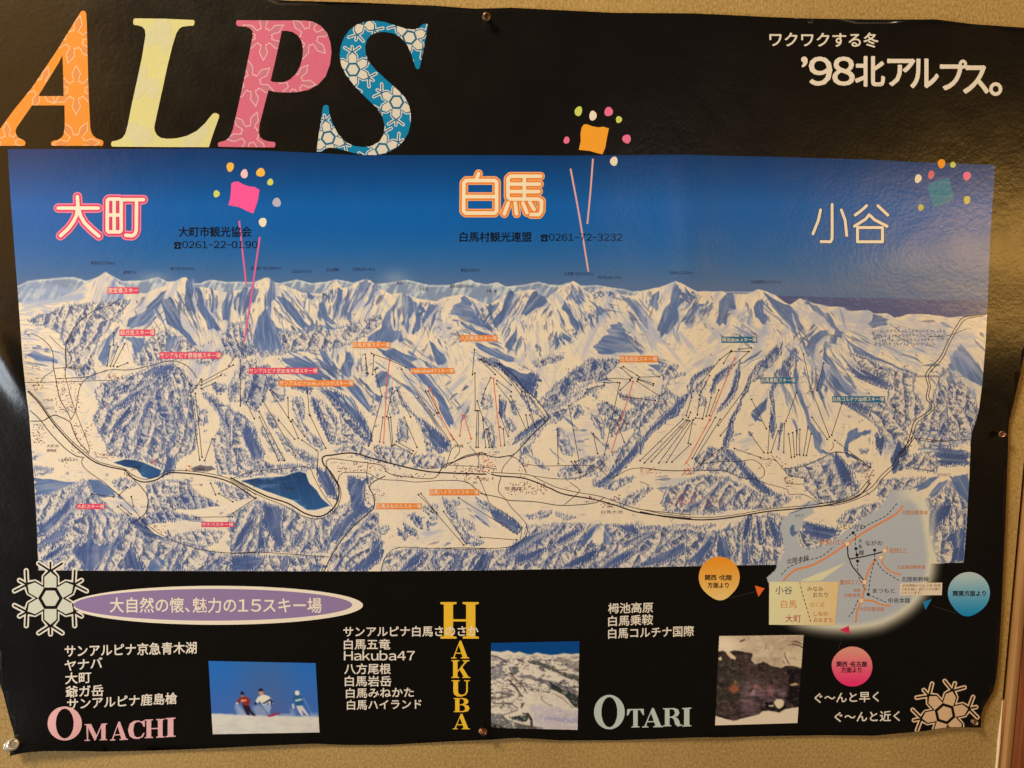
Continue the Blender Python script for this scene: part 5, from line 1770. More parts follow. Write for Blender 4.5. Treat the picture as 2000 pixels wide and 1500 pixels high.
# ---------------------------------------------------------------- roads and railway
INKL = (44, 38, 48)
ROADS = (
    ('G5', 2.4, "215,450 300,540 370,640 440,730 540,840 640,930 740,1000 850,1035 960,1060 1010,1110 1100,1150 1200,1135 1250,1105 1300,1080 1400,1080 1550,1095 1700,1125 1800,1165 1900,1230 1974,1280"),
    ('G5', 1.2, "222,445 310,535 380,635 452,722 552,830 655,920 750,990 860,1022 965,1050 1020,1095 1110,1128 1200,1112 1245,1085 1300,1065 1400,1062 1550,1075 1705,1105 1810,1145 1910,1205 1974,1250"),
    ('G5', 1.6, "232,598 300,660 370,750 440,830 520,905 590,950 650,960"), ('G5', 1.6, "235,680 330,678 370,655 420,635 470,650 540,690 560,740 600,830 680,920"),
    ('G5', 1.2, "240,0 330,50 390,110 410,170 412,260 430,350 460,500 520,610 545,665"), ('G5', 1.0, "380,20 470,110 540,160 550,210 510,270 505,330 540,470 580,600 620,700 670,830 690,900 680,935"),
    ('G5', 1.0, "565,-40 545,30 510,100 515,260"), ('G5', 1.0, "195,383 500,378 850,365"), ('G5', 1.3, "440,352 650,342 760,310 850,285 1000,285 1150,255 1290,220 1380,225 1460,270 1520,350"),
    ('G5', 1.0, "690,335 640,380 610,440 590,560 570,630 540,680"), ('G5', 1.2, "640,965 630,1000 660,1050 740,1110 800,1150 900,1240 1000,1330 1080,1420 1140,1500 1200,1560"),
    ('G5', 1.4, "960,1050 1030,1130 1090,1190 1140,1270 1130,1370 1090,1420 990,1480"), ('G5', 1.0, "412,275 510,268 600,272"), ('G5', 1.0, "310,383 340,340 400,300 412,290"),
    ('GA', 1.2, "1140,290 1250,370 1400,440 1600,500 1850,522 2000,515"),
    ('G1', 1.1, "430,1400 425,1300 445,1200 520,1090 620,1020 720,985 780,945"),
    ('G6', 2.6, "0,830 110,890 250,960 400,1010 520,1080 620,1102 700,1062 748,990 755,900 705,800 655,745 640,700 660,680 700,675 850,660 1000,700 1150,740 1300,775 1450,795 1786,808"),
    ('G6', 1.1, "0,852 100,908 250,977 380,1028 500,1098 620,1118 720,1072 765,985 768,910 740,850"),
    ('G6', 1.3, "1460,800 1400,838 1200,822 1100,798 1050,745 900,722 720,700 680,708 668,730 690,790 745,880"),
    ('G6', 1.8, "650,1490 720,1350 830,1200 950,1090 1000,1040 1000,960 970,900 1000,860 1080,820"), ('G6', 1.1, "755,930 750,850 780,800 850,795 960,800 1040,840 1200,852 1300,862 1500,850 1640,860 1700,900 1786,960"),
    ('G6', 1.1, "0,1365 150,1350 350,1360 550,1375 690,1385"), ('G6', 1.0, "1050,1478 1080,1390 1170,1320 1400,1325 1600,1320 1786,1325"), ('G6', 1.7, "1450,800 1500,740 1560,720 1640,680 1740,660 1786,665"),
    ('G6', 1.0, "0,842 150,792 400,766 540,758 585,830 640,935 712,1032"), ('G6', 1.0, "960,730 950,820 965,900"), ('G6', 1.0, "612,640 605,820"), ('G6', 1.0, "1090,720 1060,680 1000,635 1040,600"),
    ('G6', 1.0, "1300,650 1265,700 1280,730 1360,770"), ('G6', 1.0, "1500,770 1540,640 1560,620"), ('G6', 1.0, "1560,700 1600,640 1560,560 1530,520"),
    ('G7', 2.4, "390,808 450,820 600,832 700,862 800,905 900,947 1100,982 1250,1022 1400,1070 1600,1100 1786,1117"),
    ('G7', 1.2, "390,795 640,810 720,842 850,900 1000,935 1150,962 1290,1010 1450,1055 1786,1092"),
    ('G7', 1.6, "60,760 180,700 310,670 430,690 500,680 560,660 680,530 785,425 770,370 700,280 620,210 560,130 440,30"), ('G7', 1.2, "430,690 520,682 590,715 640,800"),
    ('G7', 1.0, "620,735 760,750 1100,750 1220,830 1350,775 1450,765 1600,780 1786,783"), ('G7', 1.0, "80,850 180,855 250,880 280,910"), ('G7', 1.4, "310,940 450,970 520,990 700,1000 880,1025 1100,1010 1180,970"),
    ('G7', 1.1, "460,820 440,920 490,980 540,1050 600,1110 640,1170 630,1240 580,1290 480,1320 200,1330 0,1322"), ('G7', 1.0, "460,800 480,750 560,660"), ('G7', 1.0, "300,820 360,960 380,1010 470,1070 560,1140 600,1200 590,1270"),
    ('G7', 1.1, "935,860 1000,910 1000,935 900,1020"), ('G7', 1.0, "1190,705 1120,770 1000,830 860,840 680,820"), ('G7', 1.0, "100,745 300,755 430,770"), ('G7', 1.0, "300,760 300,690 240,610"),
    ('G8', 2.4, "0,1320 200,1360 450,1388 650,1385 850,1360 1100,1318 1400,1290 1600,1265 1800,1220 1900,1170 1985,1070"), ('G8', 1.1, "0,1298 200,1338 450,1367 650,1366 850,1342 1100,1298 1400,1270 1600,1245 1790,1198 1880,1150 1965,1050"),
    ('G8', 1.0, "0,940 200,965 450,968 720,968 850,1020 980,1040 1100,1080 1270,1130 1280,1170 1400,1170 1500,1220 1540,1260"), ('G8', 1.0, "460,965 530,910 680,890 860,885 980,875 1060,940 1070,1000 1030,1040"),
    ('G8', 1.1, "1130,830 1180,890 1240,960 1290,1010 1410,1030 1410,1080 1260,1070 1250,1020"), ('G8', 1.0, "1240,950 1400,930 1560,860 1680,805 1780,820 1900,880 1985,940"), ('G8', 1.0, "0,1060 80,1100 30,1160"), ('G8', 1.0, "1660,720 1665,760 1640,795"),
    ('G8', 1.0, "1035,855 1060,870 1130,865 1180,890"), ('G8', 1.0, "1985,1040 1960,1080 1985,1000"),
    ('G9', 1.3, "1230,0 1190,60 1120,145 1090,215 1000,300 930,390 820,450 680,492 540,502"), ('G9', 1.3, "1212,0 1172,58 1104,140 1070,205 985,285 915,370 810,430 680,470 540,484"),
    ('G9', 1.0, "640,120 750,130 830,190 900,235"), ('G9', 1.0, "1130,150 1160,210 1260,240 1360,255"), ('G9', 1.0, "1220,20 1330,30 1470,50"), ('G9', 1.0, "480,470 410,530 330,555"),
    ('G4', 1.5, "1800,705 1690,718 1650,760 1600,850 1560,930 1490,1010 1500,1080 1490,1140 1520,1180 1500,1210 1430,1260 1410,1320 1380,1400 1340,1440"),
    ('G4', 1.3, "1780,712 1700,728 1662,768 1612,855 1572,938 1504,1015 1512,1080 1503,1135 1534,1180 1512,1216 1444,1268 1424,1326 1392,1410 1356,1450"), ('G4', 1.0, "1500,820 1600,815 1700,780"), ('G4', 1.0, "1430,1350 1500,1365 1620,1360 1730,1355"),
)
for g_, w, s in ROADS:
    v, f = ribbon(smooth_path(fr(g_, parse(s)), 3.5), w)
    flat_print('road_line', v, f, INKL, poster, 3.8)

# houses of the villages: a scatter of tiny marks
VILL = (('G6', 700, 720, 1100, 790, 70, 0), ('G6', 1130, 800, 1360, 830, 30, 0), ('G6', 1640, 745, 1780, 840, 45, 0), ('G6', 1370, 740, 1440, 770, 16, 0), ('G6', 930, 910, 1080, 990, 24, 0), ('G6', 80, 860, 190, 920, 12, 0), ('G7', 130, 740, 420, 850, 70, 0), ('G7', 300, 650, 430, 690, 24, 0),
        ('G7', 330, 700, 420, 790, 30, 1), ('G7', 500, 870, 780, 950, 70, 0), ('G7', 580, 740, 650, 880, 24, 0), ('G7', 1040, 960, 1110, 1000, 16, 0), ('G7', 1150, 1000, 1300, 1040, 22, 0), ('G7', 1240, 950, 1290, 990, 12, 0), ('G7', 1430, 760, 1580, 810, 26, 1), ('G7', 1725, 740, 1786, 805, 16, 1),
        ('G8', 250, 1150, 480, 1260, 46, 1), ('G8', 520, 1180, 720, 1280, 22, 1), ('G8', 1020, 840, 1260, 950, 30, 0), ('G8', 1240, 1000, 1340, 1110, 26, 0), ('G8', 370, 950, 440, 1000, 16, 1), ('G8', 1900, 900, 1985, 1040, 16, 0),
        ('G5', 430, 330, 640, 620, 110, 0), ('G5', 250, 700, 350, 860, 50, 0), ('G5', 550, 690, 720, 930, 60, 0), ('G5', 730, 920, 890, 965, 34, 0), ('G5', 240, 350, 330, 450, 24, 0), ('G5', 830, 315, 965, 355, 26, 0), ('G5', 1150, 965, 1215, 1015, 14, 1), ('G5', 1430, 1020, 1470, 1070, 12, 1),
        ('G5', 500, 960, 560, 1040, 10, 0), ('G5', 240, 255, 310, 285, 8, 0), ('G9', 870, 215, 935, 300, 18, 0), ('G9', 1140, 0, 1200, 90, 16, 0), ('G5', 960, 1050, 1050, 1130, 16, 0), ('GA', 1180, 300, 1310, 370, 18, 0))
for pick, col in ((0, (128, 66, 72)), (1, (206, 96, 70))):
    pr = []
    for g_, x0, y0, x1, y1, n, c in VILL:
        if c != pick:
            continue
        for i in range(n):
            # along the diagonal of the box, loosely
            t, s = rng.random(), rng.random()
            p = fr(g_, [(x0 + (x1 - x0) * t, y0 + (y1 - y0) * s)])[0]
            w, h = .7 + .7 * rng.random(), .6 + .6 * rng.random()
            pr.append((np.array([p + (-w, h), p + (w, h), p + (w, -h * .3), p + (0, -h), p + (-w, -h * .3)]), [(0, 1, 2, 3, 4)]))
    v, f = merge(pr)
    o = flat_print('village_marks', v, f, col, poster, 3.2 + pick * .3)
    o['kind'] = 'stuff'

# ---------------------------------------------------------------- oval badge and round badges
V, F = cdt_fill([ring(423, 1182, 286, 38, n=90)], grid=16)
ov = flat_print('oval_badge', V, F, (232, 222, 208), poster, 5)
V, F = cdt_fill([ring(416, 1181, 272, 31, n=90)], grid=16)
flat_print('oval_field', V, F, (142, 120, 158), ov, 6)
caption("大自然の懐、魅力の15スキー場", 215, 1196, 628, 1196.5, 29, (232, 222, 212), level=7, bold=0.014, parent=ov, name='badge_text')


def drop(cx, cy, r, tx, ty):
    t = np.linspace(0, 2 * np.pi, 60, endpoint=False)
    d = np.array([tx - cx, ty - cy])
    L = np.hypot(*d)
    d /= L
    p = np.stack([np.cos(t), np.sin(t)], 1)
    k = np.clip(p @ d, 0, 1) ** 10
    return np.array([cx, cy]) + p * (r + (L - r) * k)[:, None]


for shape, top, bot, axis, rows in (
        (drop(*fr('GE', [(168, 145)])[0], 40, *fr('GE', [(178, 284)])[0]), (240, 150, 40), (244, 196, 120), 'y', (("関西・北陸", 1377, 1133, 1429), ("方面より", 1382, 1138 + 10, 1423))),
        (drop(*fr('GE', [(1668, 240)])[0], 41, *fr('GE', [(1650, 380)])[0]), (176, 196, 204), (30, 134, 184), 'y', (("関東方面より", 1861, 1164, 1925),)),
        (drop(*fr('GE', [(968, 682)])[0], 39, *fr('GE', [(846, 652)])[0]), (222, 150, 130), (240, 50, 112), 'y', (("関西・名古屋", 1634, 1302, 1693), ("方面より", 1643, 1313.5, 1682)))):
    V, F = cdt_fill([shape], grid=6)
    y0, y1 = V[:, 1].min(), V[:, 1].max()

    def cf(p, y0=y0, y1=y1, top=top, bot=bot):
        t = np.clip((p[:, 1:2] - y0) / (y1 - y0) * 1.15 - .1, 0, 1)
        return np.array(top) * (1 - t) + np.array(bot) * t
    o = flat_print('round_badge', V, F, None, poster, 5, colfn=cf)
    for t, x0, y, x1 in rows:
        caption(t, x0, y, x1, y, 10.5, (34, 24, 30), level=6, bold=0.03, parent=o, name='badge_text')
for s, c in (("88,1067 157,1087 113,1147", (236, 104, 44)), ("1280,1183 1343,1163 1300,1240", (36, 126, 176)), ("690,1382 755,1352 762,1412", (214, 46, 88))):
    flat_print('arrow_head', fr('G9', parse(s)), [(0, 1, 2)], c, poster, 5)
for s in ("230,272 400,228", "1590,362 1450,318", "885,580 912,492"):
    v, f = ribbon(smooth_path(fr('GE', parse(s)), 6), .8)
    flat_print('pointer_line', v, f, (66, 56, 50), poster, 3)

# ---------------------------------------------------------------- lines and names on the road map
OR = (222, 136, 74)


def dashes(path, w, on=5.2, off=3.2):
    p = smooth_path(path, 1.2)
    d = np.r_[0, np.cumsum(np.hypot(*np.diff(p, axis=0).T))]
    out, t = [], 0.0
    while t < d[-1]:
        e = min(t + on, d[-1])
        q = np.linspace(t, e, 4)
        out.append(ribbon(np.stack([np.interp(q, d, p[:, 0]), np.interp(q, d, p[:, 1])], 1), w))
        t += on + off
    return merge(out)


for s, w in (("285,1035 370,960 500,920 640,840 745,770 830,710 930,650 1040,590 1100,550 1142,500", 3.6), ("985,865 1000,920 1060,970 1125,990", 3.0), ("1000,835 1030,790", 3.0),
             ("950,875 900,950 870,1040 862,1110 845,1175 815,1240 805,1330", 3.4), ("845,1170 920,1175 980,1200 1055,1212", 3.2)):
    v, f = ribbon(smooth_path(fr('G9', parse(s)), 3), w)
    flat_print('motorway_line', v, f, OR, route_map, 3 + w * .05)
for s in ("745,790 755,870 800,872 900,852 1000,826", "757,872 780,930 830,990 865,1035"):
    v, f = ribbon(smooth_path(fr('G9', parse(s)), 3), 2.3)
    flat_print('road_line', v, f, (30, 30, 38), route_map, 4)
for s in ("275,990 340,930 450,890 560,860 650,790", "735,735 785,690 850,660 920,620 1020,570 1100,480", "800,700 805,800 815,900 825,1000 880,1110", "938,815 935,890 910,1000 893,1130",
          "940,880 1000,960 1110,1030", "893,1130 960,1160 1020,1185", "820,1170 790,1240 755,1290"):
    v, f = dashes(fr('G9', parse(s)), 1.5)
    flat_print('railway_line', v, f, (38, 38, 46), route_map, 4.4)
for x, y in ((785, 693), (805, 805), (813, 850), (817, 893), (938, 815), (893, 1130)):
    p = fr('G9', [(x, y)])[0]
    r = ring(p[0], p[1], 3.1, n=14)
    flat_print('station_dot', np.vstack([r, p[None]]), [(i, (i + 1) % 14, 14) for i in range(14)], (30, 32, 42), route_map, 5.2)
for x, y in ((745, 770), (1010, 820), (983, 867), (867, 1042), (845, 1175)):
    p = fr('G9', [(x, y)])[0]
    for rr, cc, lv in ((5.0, (226, 150, 90), 5.2), (3.7, (240, 214, 170), 5.8)):
        r = ring(p[0], p[1], rr, n=16)
        o = flat_print('junction_ring', np.vstack([r, p[None]]), [(i, (i + 1) % 16, 16) for i in range(16)], cc, route_map, lv)
DK, BR = (66, 68, 78), (206, 128, 82)
for t, x0, x1, y, h, c in (("いといがわ", 672, 870, 668, 38, DK), ("ながの", 872, 990, 783, 36, DK), ("北陸本線", 315, 470, 908, 38, DK), ("糸魚川I.C", 545, 738, 778, 38, BR), ("長野I.C", 1040, 1170, 837, 36, BR),
                           ("北陸自動車道", 1132, 1315, 563, 30, BR), ("上信越自動車道", 1095, 1295, 948, 27, BR), ("北陸新幹線", 1130, 1322, 1038, 34, DK), ("豊科I.C", 690, 838, 1060, 34, BR),
                           ("長野", 785, 835, 1112, 24, BR), ("自動車道", 725, 835, 1148, 26, BR), ("まつもと", 925, 1080, 1120, 34, DK), ("中央本線", 1035, 1190, 1192, 38, DK), ("中央自動車道", 830, 1005, 1248, 30, BR),
                           ("大", 822, 850, 765, 30, DK), ("糸", 822, 850, 806, 34, DK), ("線", 826, 862, 850, 36, DK)):
    a, b = fr('G9', [(x0, y), (x1, y)])
    dy = -7 if t == "北陸本線" else 0
    caption(t, a[0], a[1] - dy * .3, b[0], b[1] + dy * .8, h / 3.636, c, level=5.4, bold=0.004, parent=route_map, name='map_caption')

V, F = cdt_fill([fr('G9', parse("190,1040 685,1040 672,1200 655,1350 188,1345"))], grid=8)


def cf(p):
    t = np.clip((p[:, 0:1] - 1545) / 90, 0, 1)
    return np.array((224, 216, 168)) * (1 - t) + np.array((226, 194, 138)) * t


panel = flat_print('map_panel', V, F, None, route_map, 6, colfn=cf)
V, F = cdt_fill([fr('G9', parse("410,1032 735,905 560,1032 470,1037"))], grid=8)
flat_print('map_beam', V, F, (216, 214, 176), route_map, 3.0)
for t, x0, x1, y, h, c in (("小谷", 233, 353, 1128, 58, (56, 84, 96)), ("白馬", 272, 385, 1226, 56, (214, 134, 70)), ("大町", 305, 415, 1328, 54, (176, 60, 78)),
                           ("みなみ", 460, 572, 1108, 36, (92, 84, 74)), ("おたり", 500, 605, 1150, 36, (92, 84, 74)), ("はくば", 480, 580, 1220, 36, (200, 132, 80)), ("しなの", 505, 605, 1284, 34, (176, 96, 66)), ("おおまち", 505, 638, 1328, 34, (176, 96, 66))):
    a, b = fr('G9', [(x0, y), (x1, y)])
    caption(t, a[0], a[1], b[0], b[1], h / 3.636, c, level=7, bold=0.004, parent=route_map, name='map_caption')
v, f = dashes(fr('G9', parse("405,1042 430,1140 455,1225 487,1330")), 1.5)
flat_print('railway_line', v, f, (52, 46, 42), route_map, 7)
V, F = cdt_fill([fr('G9', parse("1118,1050 1418,1046 1415,1135 1115,1138"))], grid=10)
flat_print('note_box', V, F, (226, 208, 180), route_map, 6)
for i, t in enumerate(("JR長野駅からは、小谷・白馬", "大町方面に、直行バスが運行", "されています。")):
    a, b = fr('G9', [(1128, 1078 + i * 26), (1405 if i < 2 else 1270, 1075 + i * 26)])
    caption(t, a[0], a[1], b[0], b[1], 5.6, (96, 62, 46), level=7, bold=0.0, parent=route_map, name='map_caption')

# ---------------------------------------------------------------- serif words
SER = {
    'I': ([[(0, 0), (.42, 0), (.42, .05), (.33, .07), (.33, .93), (.42, .95), (.42, 1), (0, 1), (0, .95), (.09, .93), (.09, .07), (0, .05)]], []),
    'H': ([[(0, 0), (.42, 0), (.42, .05), (.33, .07), (.33, .93), (.42, .95), (.42, 1), (0, 1), (0, .95), (.09, .93), (.09, .07), (0, .05)],
           [(.58, 0), (1, 0), (1, .05), (.91, .07), (.91, .93), (1, .95), (1, 1), (.58, 1), (.58, .95), (.67, .93), (.67, .07), (.58, .05)], [(.3, .47), (.7, .47), (.7, .53), (.3, .53)]], []),
    'A': ([[(0, 0), (.3, 0), (.3, .05), (.19, .07), (.25, .27), (.58, .27), (.63, .07), (.53, .05), (.53, 0), (1, 0), (1, .05), (.9, .07), (.56, 1.02), (.47, 1.02), (.11, .07), (0, .05)]], [[(.27, .33), (.56, .33), (.42, .76)]]),
    'K': ([[(0, 0), (.42, 0), (.42, .05), (.33, .07), (.33, .93), (.42, .95), (.42, 1), (0, 1), (0, .95), (.09, .93), (.09, .07), (0, .05)],
           [(.3, .36), (.72, .9), (.6, .95), (.6, 1), (.97, 1), (.97, .95), (.84, .91), (.3, .28)], [(.42, .5), (.56, .66), (.92, .07), (1.02, .05), (1.02, 0), (.58, 0), (.58, .05), (.66, .07)]], []),
    'U': ([[(0, 1), (.42, 1), (.42, .95), (.33, .93), (.33, .3), (.38, .13), (.52, .08), (.68, .13), (.75, .3), (.75, .93), (.64, .95), (.64, 1), (.94, 1), (.94, .95), (.83, .93), (.83, .28), (.74, .08), (.52, -.03), (.28, -.02), (.13, .1), (.09, .28), (.09, .93), (0, .95)]], []),
    'B': ([[(0, 0), (.58, 0), (.82, .07), (.9, .27), (.82, .46), (.64, .53), (.79, .62), (.84, .77), (.75, .94), (.54, 1), (0, 1), (0, .95), (.09, .93), (.09, .07), (0, .05)]],
          [[(.33, .07), (.5, .07), (.62, .14), (.65, .27), (.6, .42), (.48, .49), (.33, .49)], [(.33, .55), (.46, .55), (.57, .63), (.59, .77), (.54, .9), (.44, .94), (.33, .94)]]),
    'M': ([[(0, 0), (.3, 0), (.3, .05), (.2, .07), (.2, .78), (.55, 0), (.6, 0), (.92, .8), (.92, .07), (.83, .05), (.83, 0), (1.25, 0), (1.25, .05), (1.16, .07), (1.16, .93), (1.25, .95), (1.25, 1), (.94, 1), (.66, .32), (.36, 1), (0, 1), (0, .95), (.1, .93), (.13, .07), (0, .05)]], []),
    'C': ([[(.9, 1), (.9, .64), (.84, .64), (.76, .84), (.62, .94), (.5, .94), (.36, .84), (.3, .5), (.36, .16), (.52, .05), (.7, .09), (.83, .3), (.89, .28), (.8, .07), (.58, -.03), (.34, -.01), (.12, .14), (.03, .5), (.12, .86), (.34, 1.01), (.58, 1.02), (.74, .95), (.84, 1)]], []),
    'T': ([[(.24, 0), (.68, 0), (.68, .05), (.58, .07), (.58, .94), (.72, .92), (.86, .66), (.92, .66), (.9, 1), (.02, 1), (0, .66), (.06, .66), (.2, .92), (.34, .94), (.34, .07), (.24, .05)]], []),
    'R': ([[(0, 0), (.42, 0), (.42, .05), (.33, .07), (.33, .47), (.44, .47), (.56, .36), (.62, .1), (.76, -.03), (.98, .03), (.98, .1), (.88, .08), (.83, .3), (.74, .44), (.62, .5), (.78, .58), (.84, .74), (.77, .93), (.56, 1), (0, 1), (0, .95), (.09, .93), (.09, .07), (0, .05)]],
          [[(.33, .54), (.46, .54), (.58, .62), (.61, .74), (.56, .9), (.45, .94), (.33, .94)]]),
    'O': ([[(.5 + .5 * math.cos(t), .5 + .53 * math.sin(t)) for t in np.linspace(0, 2 * math.pi, 40, endpoint=False)]],
          [[(.5 + .26 * math.cos(t), .5 + .465 * math.sin(t)) for t in np.linspace(0, 2 * math.pi, 32, endpoint=False)]]),
}
WORDS = (
    ('GB', (226, 172, 170), 'pink serif word', (('O', 415, 620, 712, 915, 0), ('M', 735, 770, 932, 915, -8), ('A', 955, 752, 1112, 912, -8), ('C', 1112, 742, 1258, 902, -8), ('H', 1257, 730, 1428, 892, -7), ('I', 1438, 718, 1525, 884, -5))),
    ('GD', (236, 186, 50), 'yellow serif word set in a column', (('H', 72, 163, 340, 418, 0), ('A', 147, 432, 273, 556, 0), ('K', 149, 568, 281, 692, 0), ('U', 150, 708, 278, 822, 0), ('B', 164, 832, 276, 930, 0), ('A', 158, 942, 278, 1050, 0))),
    ('GD', (186, 196, 184), 'grey green serif word', (('O', 1143, 810, 1357, 1050, 0), ('T', 1372, 908, 1492, 1037, -3), ('A', 1478, 902, 1625, 1036, -3), ('R', 1625, 902, 1757, 1032, -3), ('I', 1757, 900, 1822, 1030, -3))),
)
for g_, col, lab, ls in WORDS:
    host = None
    for ch, x0, y0, x1, y1, tilt in ls:
        add, sub = SER[ch]
        allp = np.vstack([np.array(c) for c in add])
        lo, hi = allp.min(0), allp.max(0)

        def place(c):
            q = (np.array(c) - lo) / (hi - lo)
            return fr(g_, np.stack([x0 + q[:, 0] * (x1 - x0), y1 - q[:, 1] * (y1 - y0) + tilt * (q[:, 0] - .5)], 1))
        V, F = cdt_fill([place(c) for c in add], [place(c) for c in sub], grid=10)
        o = flat_print('serif_letter', V, F, col, poster, 7)
        if host is None:
            host = o
            o['label'] = 'first letter of the ' + lab

# ---------------------------------------------------------------- wall
WALLM = mat('tan_wallpaper')
nt = WALLM.node_tree
b = nt.nodes['Principled BSDF']
b.inputs['Roughness'].default_value = 0.82
tc = nt.nodes.new('ShaderNodeTexCoord')
mp = nt.nodes.new('ShaderNodeMapping')
mp.inputs['Scale'].default_value = (1, 1, 0.75)
n1 = nt.nodes.new('ShaderNodeTexNoise')
n1.inputs['Scale'].default_value = 420
n1.inputs['Detail'].default_value = 4
n2 = nt.nodes.new('ShaderNodeTexNoise')
n2.inputs['Scale'].default_value = 9
n2.inputs['Detail'].default_value = 3
n3 = nt.nodes.new('ShaderNodeTexVoronoi')
n3.inputs['Scale'].default_value = 330
cr = nt.nodes.new('ShaderNodeValToRGB')
cr.color_ramp.elements[0].position = .30
cr.color_ramp.elements[0].color = (*ink_rgb((134, 103, 50)), 1)
cr.color_ramp.elements[1].position = .70
cr.color_ramp.elements[1].color = (*ink_rgb((186, 153, 92)), 1)
ma = nt.nodes.new('ShaderNodeMath')
ma.operation = 'MULTIPLY_ADD'
ma.inputs[1].default_value = .25
mb = nt.nodes.new('ShaderNodeMath')
mb.operation = 'MULTIPLY'
mb.inputs[1].default_value = .78
bu = nt.nodes.new('ShaderNodeBump')
bu.inputs['Strength'].default_value = .42
bu.inputs['Distance'].default_value = .0011
for a, c in ((tc.outputs['Object'], mp.inputs['Vector']), (mp.outputs[0], n1.inputs['Vector']), (mp.outputs[0], n2.inputs['Vector']), (mp.outputs[0], n3.inputs['Vector']),
             (n2.outputs['Fac'], ma.inputs[0]), (n1.outputs['Fac'], mb.inputs[0]), (mb.outputs[0], ma.inputs[2]), (ma.outputs[0], cr.inputs['Fac']),
             (cr.outputs[0], b.inputs['Base Color']), (n1.outputs['Fac'], bu.inputs['Height']), (bu.outputs[0], b.inputs['Normal'])):
    nt.links.new(a, c)


def box_verts(x0, x1, y0, y1, z0, z1):
    v = [(x, y, z) for x in (x0, x1) for y in (y0, y1) for z in (z0, z1)]
    f = [(0, 1, 3, 2), (4, 6, 7, 5), (0, 4, 5, 1), (2, 3, 7, 6), (0, 2, 6, 4), (1, 5, 7, 3)]
    return v, f


CX = float(on_wall(1951, 1440)[0])                 # where the wall covering ends
v, f = box_verts(-1.6, CX, 0.0, 0.05, -1.3, 1.3)
wall = make('wall', v, f, WALLM, smooth=False)
tag(wall, kind='structure')


def wood(name, c0, c1, rough=.45):
    m = mat(name)
    nt = m.node_tree
    b = nt.nodes['Principled BSDF']
    b.inputs['Roughness'].default_value = rough
    tc = nt.nodes.new('ShaderNodeTexCoord')
    mp = nt.nodes.new('ShaderNodeMapping')
    mp.inputs['Scale'].default_value = (60, 60, 3)
    n = nt.nodes.new('ShaderNodeTexNoise')
    n.inputs['Scale'].default_value = 2.2
    n.inputs['Detail'].default_value = 5
    n.inputs['Distortion'].default_value = .6
    cr = nt.nodes.new('ShaderNodeValToRGB')
    cr.color_ramp.elements[0].position = .3
    cr.color_ramp.elements[0].color = (*ink_rgb(c0), 1)
    cr.color_ramp.elements[1].position = .7
    cr.color_ramp.elements[1].color = (*ink_rgb(c1), 1)
    bu = nt.nodes.new('ShaderNodeBump')
    bu.inputs['Strength'].default_value = .3
    bu.inputs['Distance'].default_value = .0006
    for a, c in ((tc.outputs['Object'], mp.inputs['Vector']), (mp.outputs[0], n.inputs['Vector']), (n.outputs['Fac'], cr.inputs['Fac']), (cr.outputs[0], b.inputs['Base Color']), (n.outputs['Fac'], bu.inputs['Height']), (bu.outputs[0], b.inputs['Normal'])):
        nt.links.new(a, c)
    return m


def bevelled(name, v, f, m, parent=None, w=.0015):
    o = make(name, v, f, m, parent, smooth=True)
    md = o.modifiers.new('bevel', 'BEVEL')
    md.width = w
    md.segments = 3
    return o


frame = bpy.data.objects.new('door_frame', None)
COL.objects.link(frame)
frame.location = (CX + .03, 0, -1.3)
tag(frame, 'brown wooden door frame at the right end of the tan wall', 'door frame')


def under(o, p):
    o.parent = p
    o.matrix_parent_inverse = Matrix.Translation(-Vector(p.location))
    return o


X1 = float(on_wall(1981, 1440, -0.006)[0])
ZB = float(on_wall(1958, 1368)[2])                 # the sealant stops here; above it the joint stands open
LWOOD, DWOOD = wood('lit_face_wood', (150, 104, 54), (180, 132, 76)), wood('dark_stained_wood', (98, 46, 20), (130, 68, 32))  # lighter brown puts the lit face of the trim into the wood colour
v, f = box_verts(CX + .0048, X1, -.006, .04, -1.3, 1.3)
under(bevelled('casing_strip', v, f, LWOOD), frame)
v, f = box_verts(CX + .0002, CX + .0046, -.0004, .03, -1.3, ZB)
under(bevelled('joint_filler', v, f, LWOOD, w=.0004), frame)
v, f = box_verts(CX + .0002, X1 + .1, .0405, .06, -1.3, 1.3)
under(bevelled('frame_core', v, f, DWOOD), frame)
v, f = box_verts(X1 + .0005, X1 + .16, -.016, .04, -1.3, 1.3)
under(bevelled('casing_board', v, f, DWOOD), frame)
# bead of sealant between wall covering and wood
rr, zz = .0016, np.linspace(-1.3, ZB, 60)
v, f = [], []
for i, z in enumerate(zz):
    k = min(1, (60 - 1 - i) / 4 + .25)
    for a in range(8):
        t = a * math.pi / 4
        v.append((CX + rr * k * math.cos(t) * (1 + .15 * math.sin(i * 1.7)), -.0006 + rr * k * math.sin(t), z))
f = [(i * 8 + a, i * 8 + (a + 1) % 8, (i + 1) * 8 + (a + 1) % 8, (i + 1) * 8 + a) for i in range(59) for a in range(8)]
cm = mat('cream_sealant')
cm.node_tree.nodes['Principled BSDF'].inputs['Base Color'].default_value = (*ink_rgb((226, 196, 150)), 1)
cm.node_tree.nodes['Principled BSDF'].inputs['Roughness'].default_value = .5
under(make('sealant_bead', v, f, cm), frame)


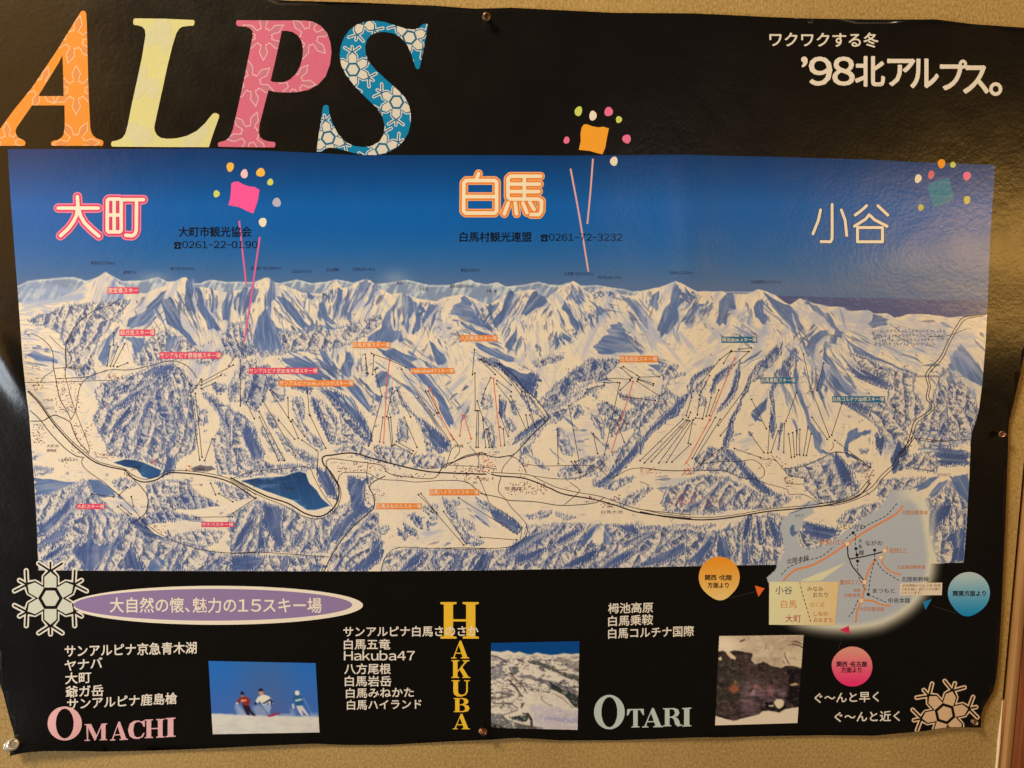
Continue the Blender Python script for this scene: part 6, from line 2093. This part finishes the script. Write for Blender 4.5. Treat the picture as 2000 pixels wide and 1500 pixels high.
# ---------------------------------------------------------------- pins
def metal(name, c, rough=.25, metallic=1.0):
    m = mat(name)
    b = m.node_tree.nodes['Principled BSDF']
    b.inputs['Base Color'].default_value = (*c, 1)
    b.inputs['Metallic'].default_value = metallic
    b.inputs['Roughness'].default_value = rough
    n = m.node_tree.nodes.new('ShaderNodeTexNoise')
    n.inputs['Scale'].default_value = 900
    bu = m.node_tree.nodes.new('ShaderNodeBump')
    bu.inputs['Strength'].default_value = .15
    bu.inputs['Distance'].default_value = .0002
    m.node_tree.links.new(n.outputs['Fac'], bu.inputs['Height'])
    m.node_tree.links.new(bu.outputs[0], b.inputs['Normal'])
    return m


def lathe(name, prof, m, parent, n=28):
    v = [(r * math.cos(2 * math.pi * a / n), r * math.sin(2 * math.pi * a / n), h) for r, h in prof for a in range(n)]
    k = len(prof)
    f = [(i * n + a, i * n + (a + 1) % n, (i + 1) * n + (a + 1) % n, (i + 1) * n + a) for i in range(k - 1) for a in range(n)]
    f += [tuple(range(n))[::-1], tuple((k - 1) * n + a for a in range(n))]
    return make(name, v, f, m, parent)


def push_pin(px, py, R, m, label, axis, y=None, deep=.004):
    base, nrm = on_sheet(np.array([[px, py]], float), 0.0)
    r = bpy.data.objects.new('push_pin', None)
    COL.objects.link(r)
    r.location = base[0]
    r.rotation_euler = Vector(axis).to_track_quat('Z', 'Y').to_euler()
    tag(r, label, 'push pin', 'pins holding the poster')
    mm = .001 * R / 3.6
    lathe('collar', [(.3 * mm, 0.0004), (3.1 * mm, .0006), (3.5 * mm, .0010), (3.3 * mm, .0016), (1.9 * mm, .0022)], m, r)
    lathe('waist', [(1.7 * mm, .0021), (1.45 * mm, .0035), (1.5 * mm, .0055), (1.8 * mm, .0070)], m, r)
    lathe('cap', [(1.6 * mm, .0069), (3.1 * mm, .0076), (3.6 * mm, .0084), (3.65 * mm, .0100), (3.3 * mm, .0110), (2.4 * mm, .0113), (2.2 * mm, .0110), (1.2 * mm, .0111)], m, r)
    lathe('needle', [(.45 * mm, .0005), (.45 * mm, -deep + .001), (.05 * mm, -deep - .001)], STEEL, r, 10)
    return r


STEEL = metal('polished_steel', (.86, .90, .96), .22, .55)
COPPER = metal('copper_plated', (.22, .11, .07), .36)
BRONZE = metal('bronze_plated', (.24, .15, .10), .38)
push_pin(18, 1457, 5.8, STEEL, 'bright silver pin leaning at the lower left corner of the poster', (.74, -.50, .50))
push_pin(950, 32, 4.0, BRONZE, 'bronze pin at the middle of the top edge', (.02, -1, -.42))
push_pin(941, 1428, 3.8, COPPER, 'copper pin at the middle of the bottom edge beside the last yellow letter', (.22, -1, .50))
push_pin(1957, 847, 3.6, COPPER, 'small shiny pin at the right edge beside the wall', (-.66, -1, .10))
push_pin(1901, 1409, 3.2, BRONZE, 'dull bronze pin at the lower right corner by the snowflake', (-.45, -1, .46))
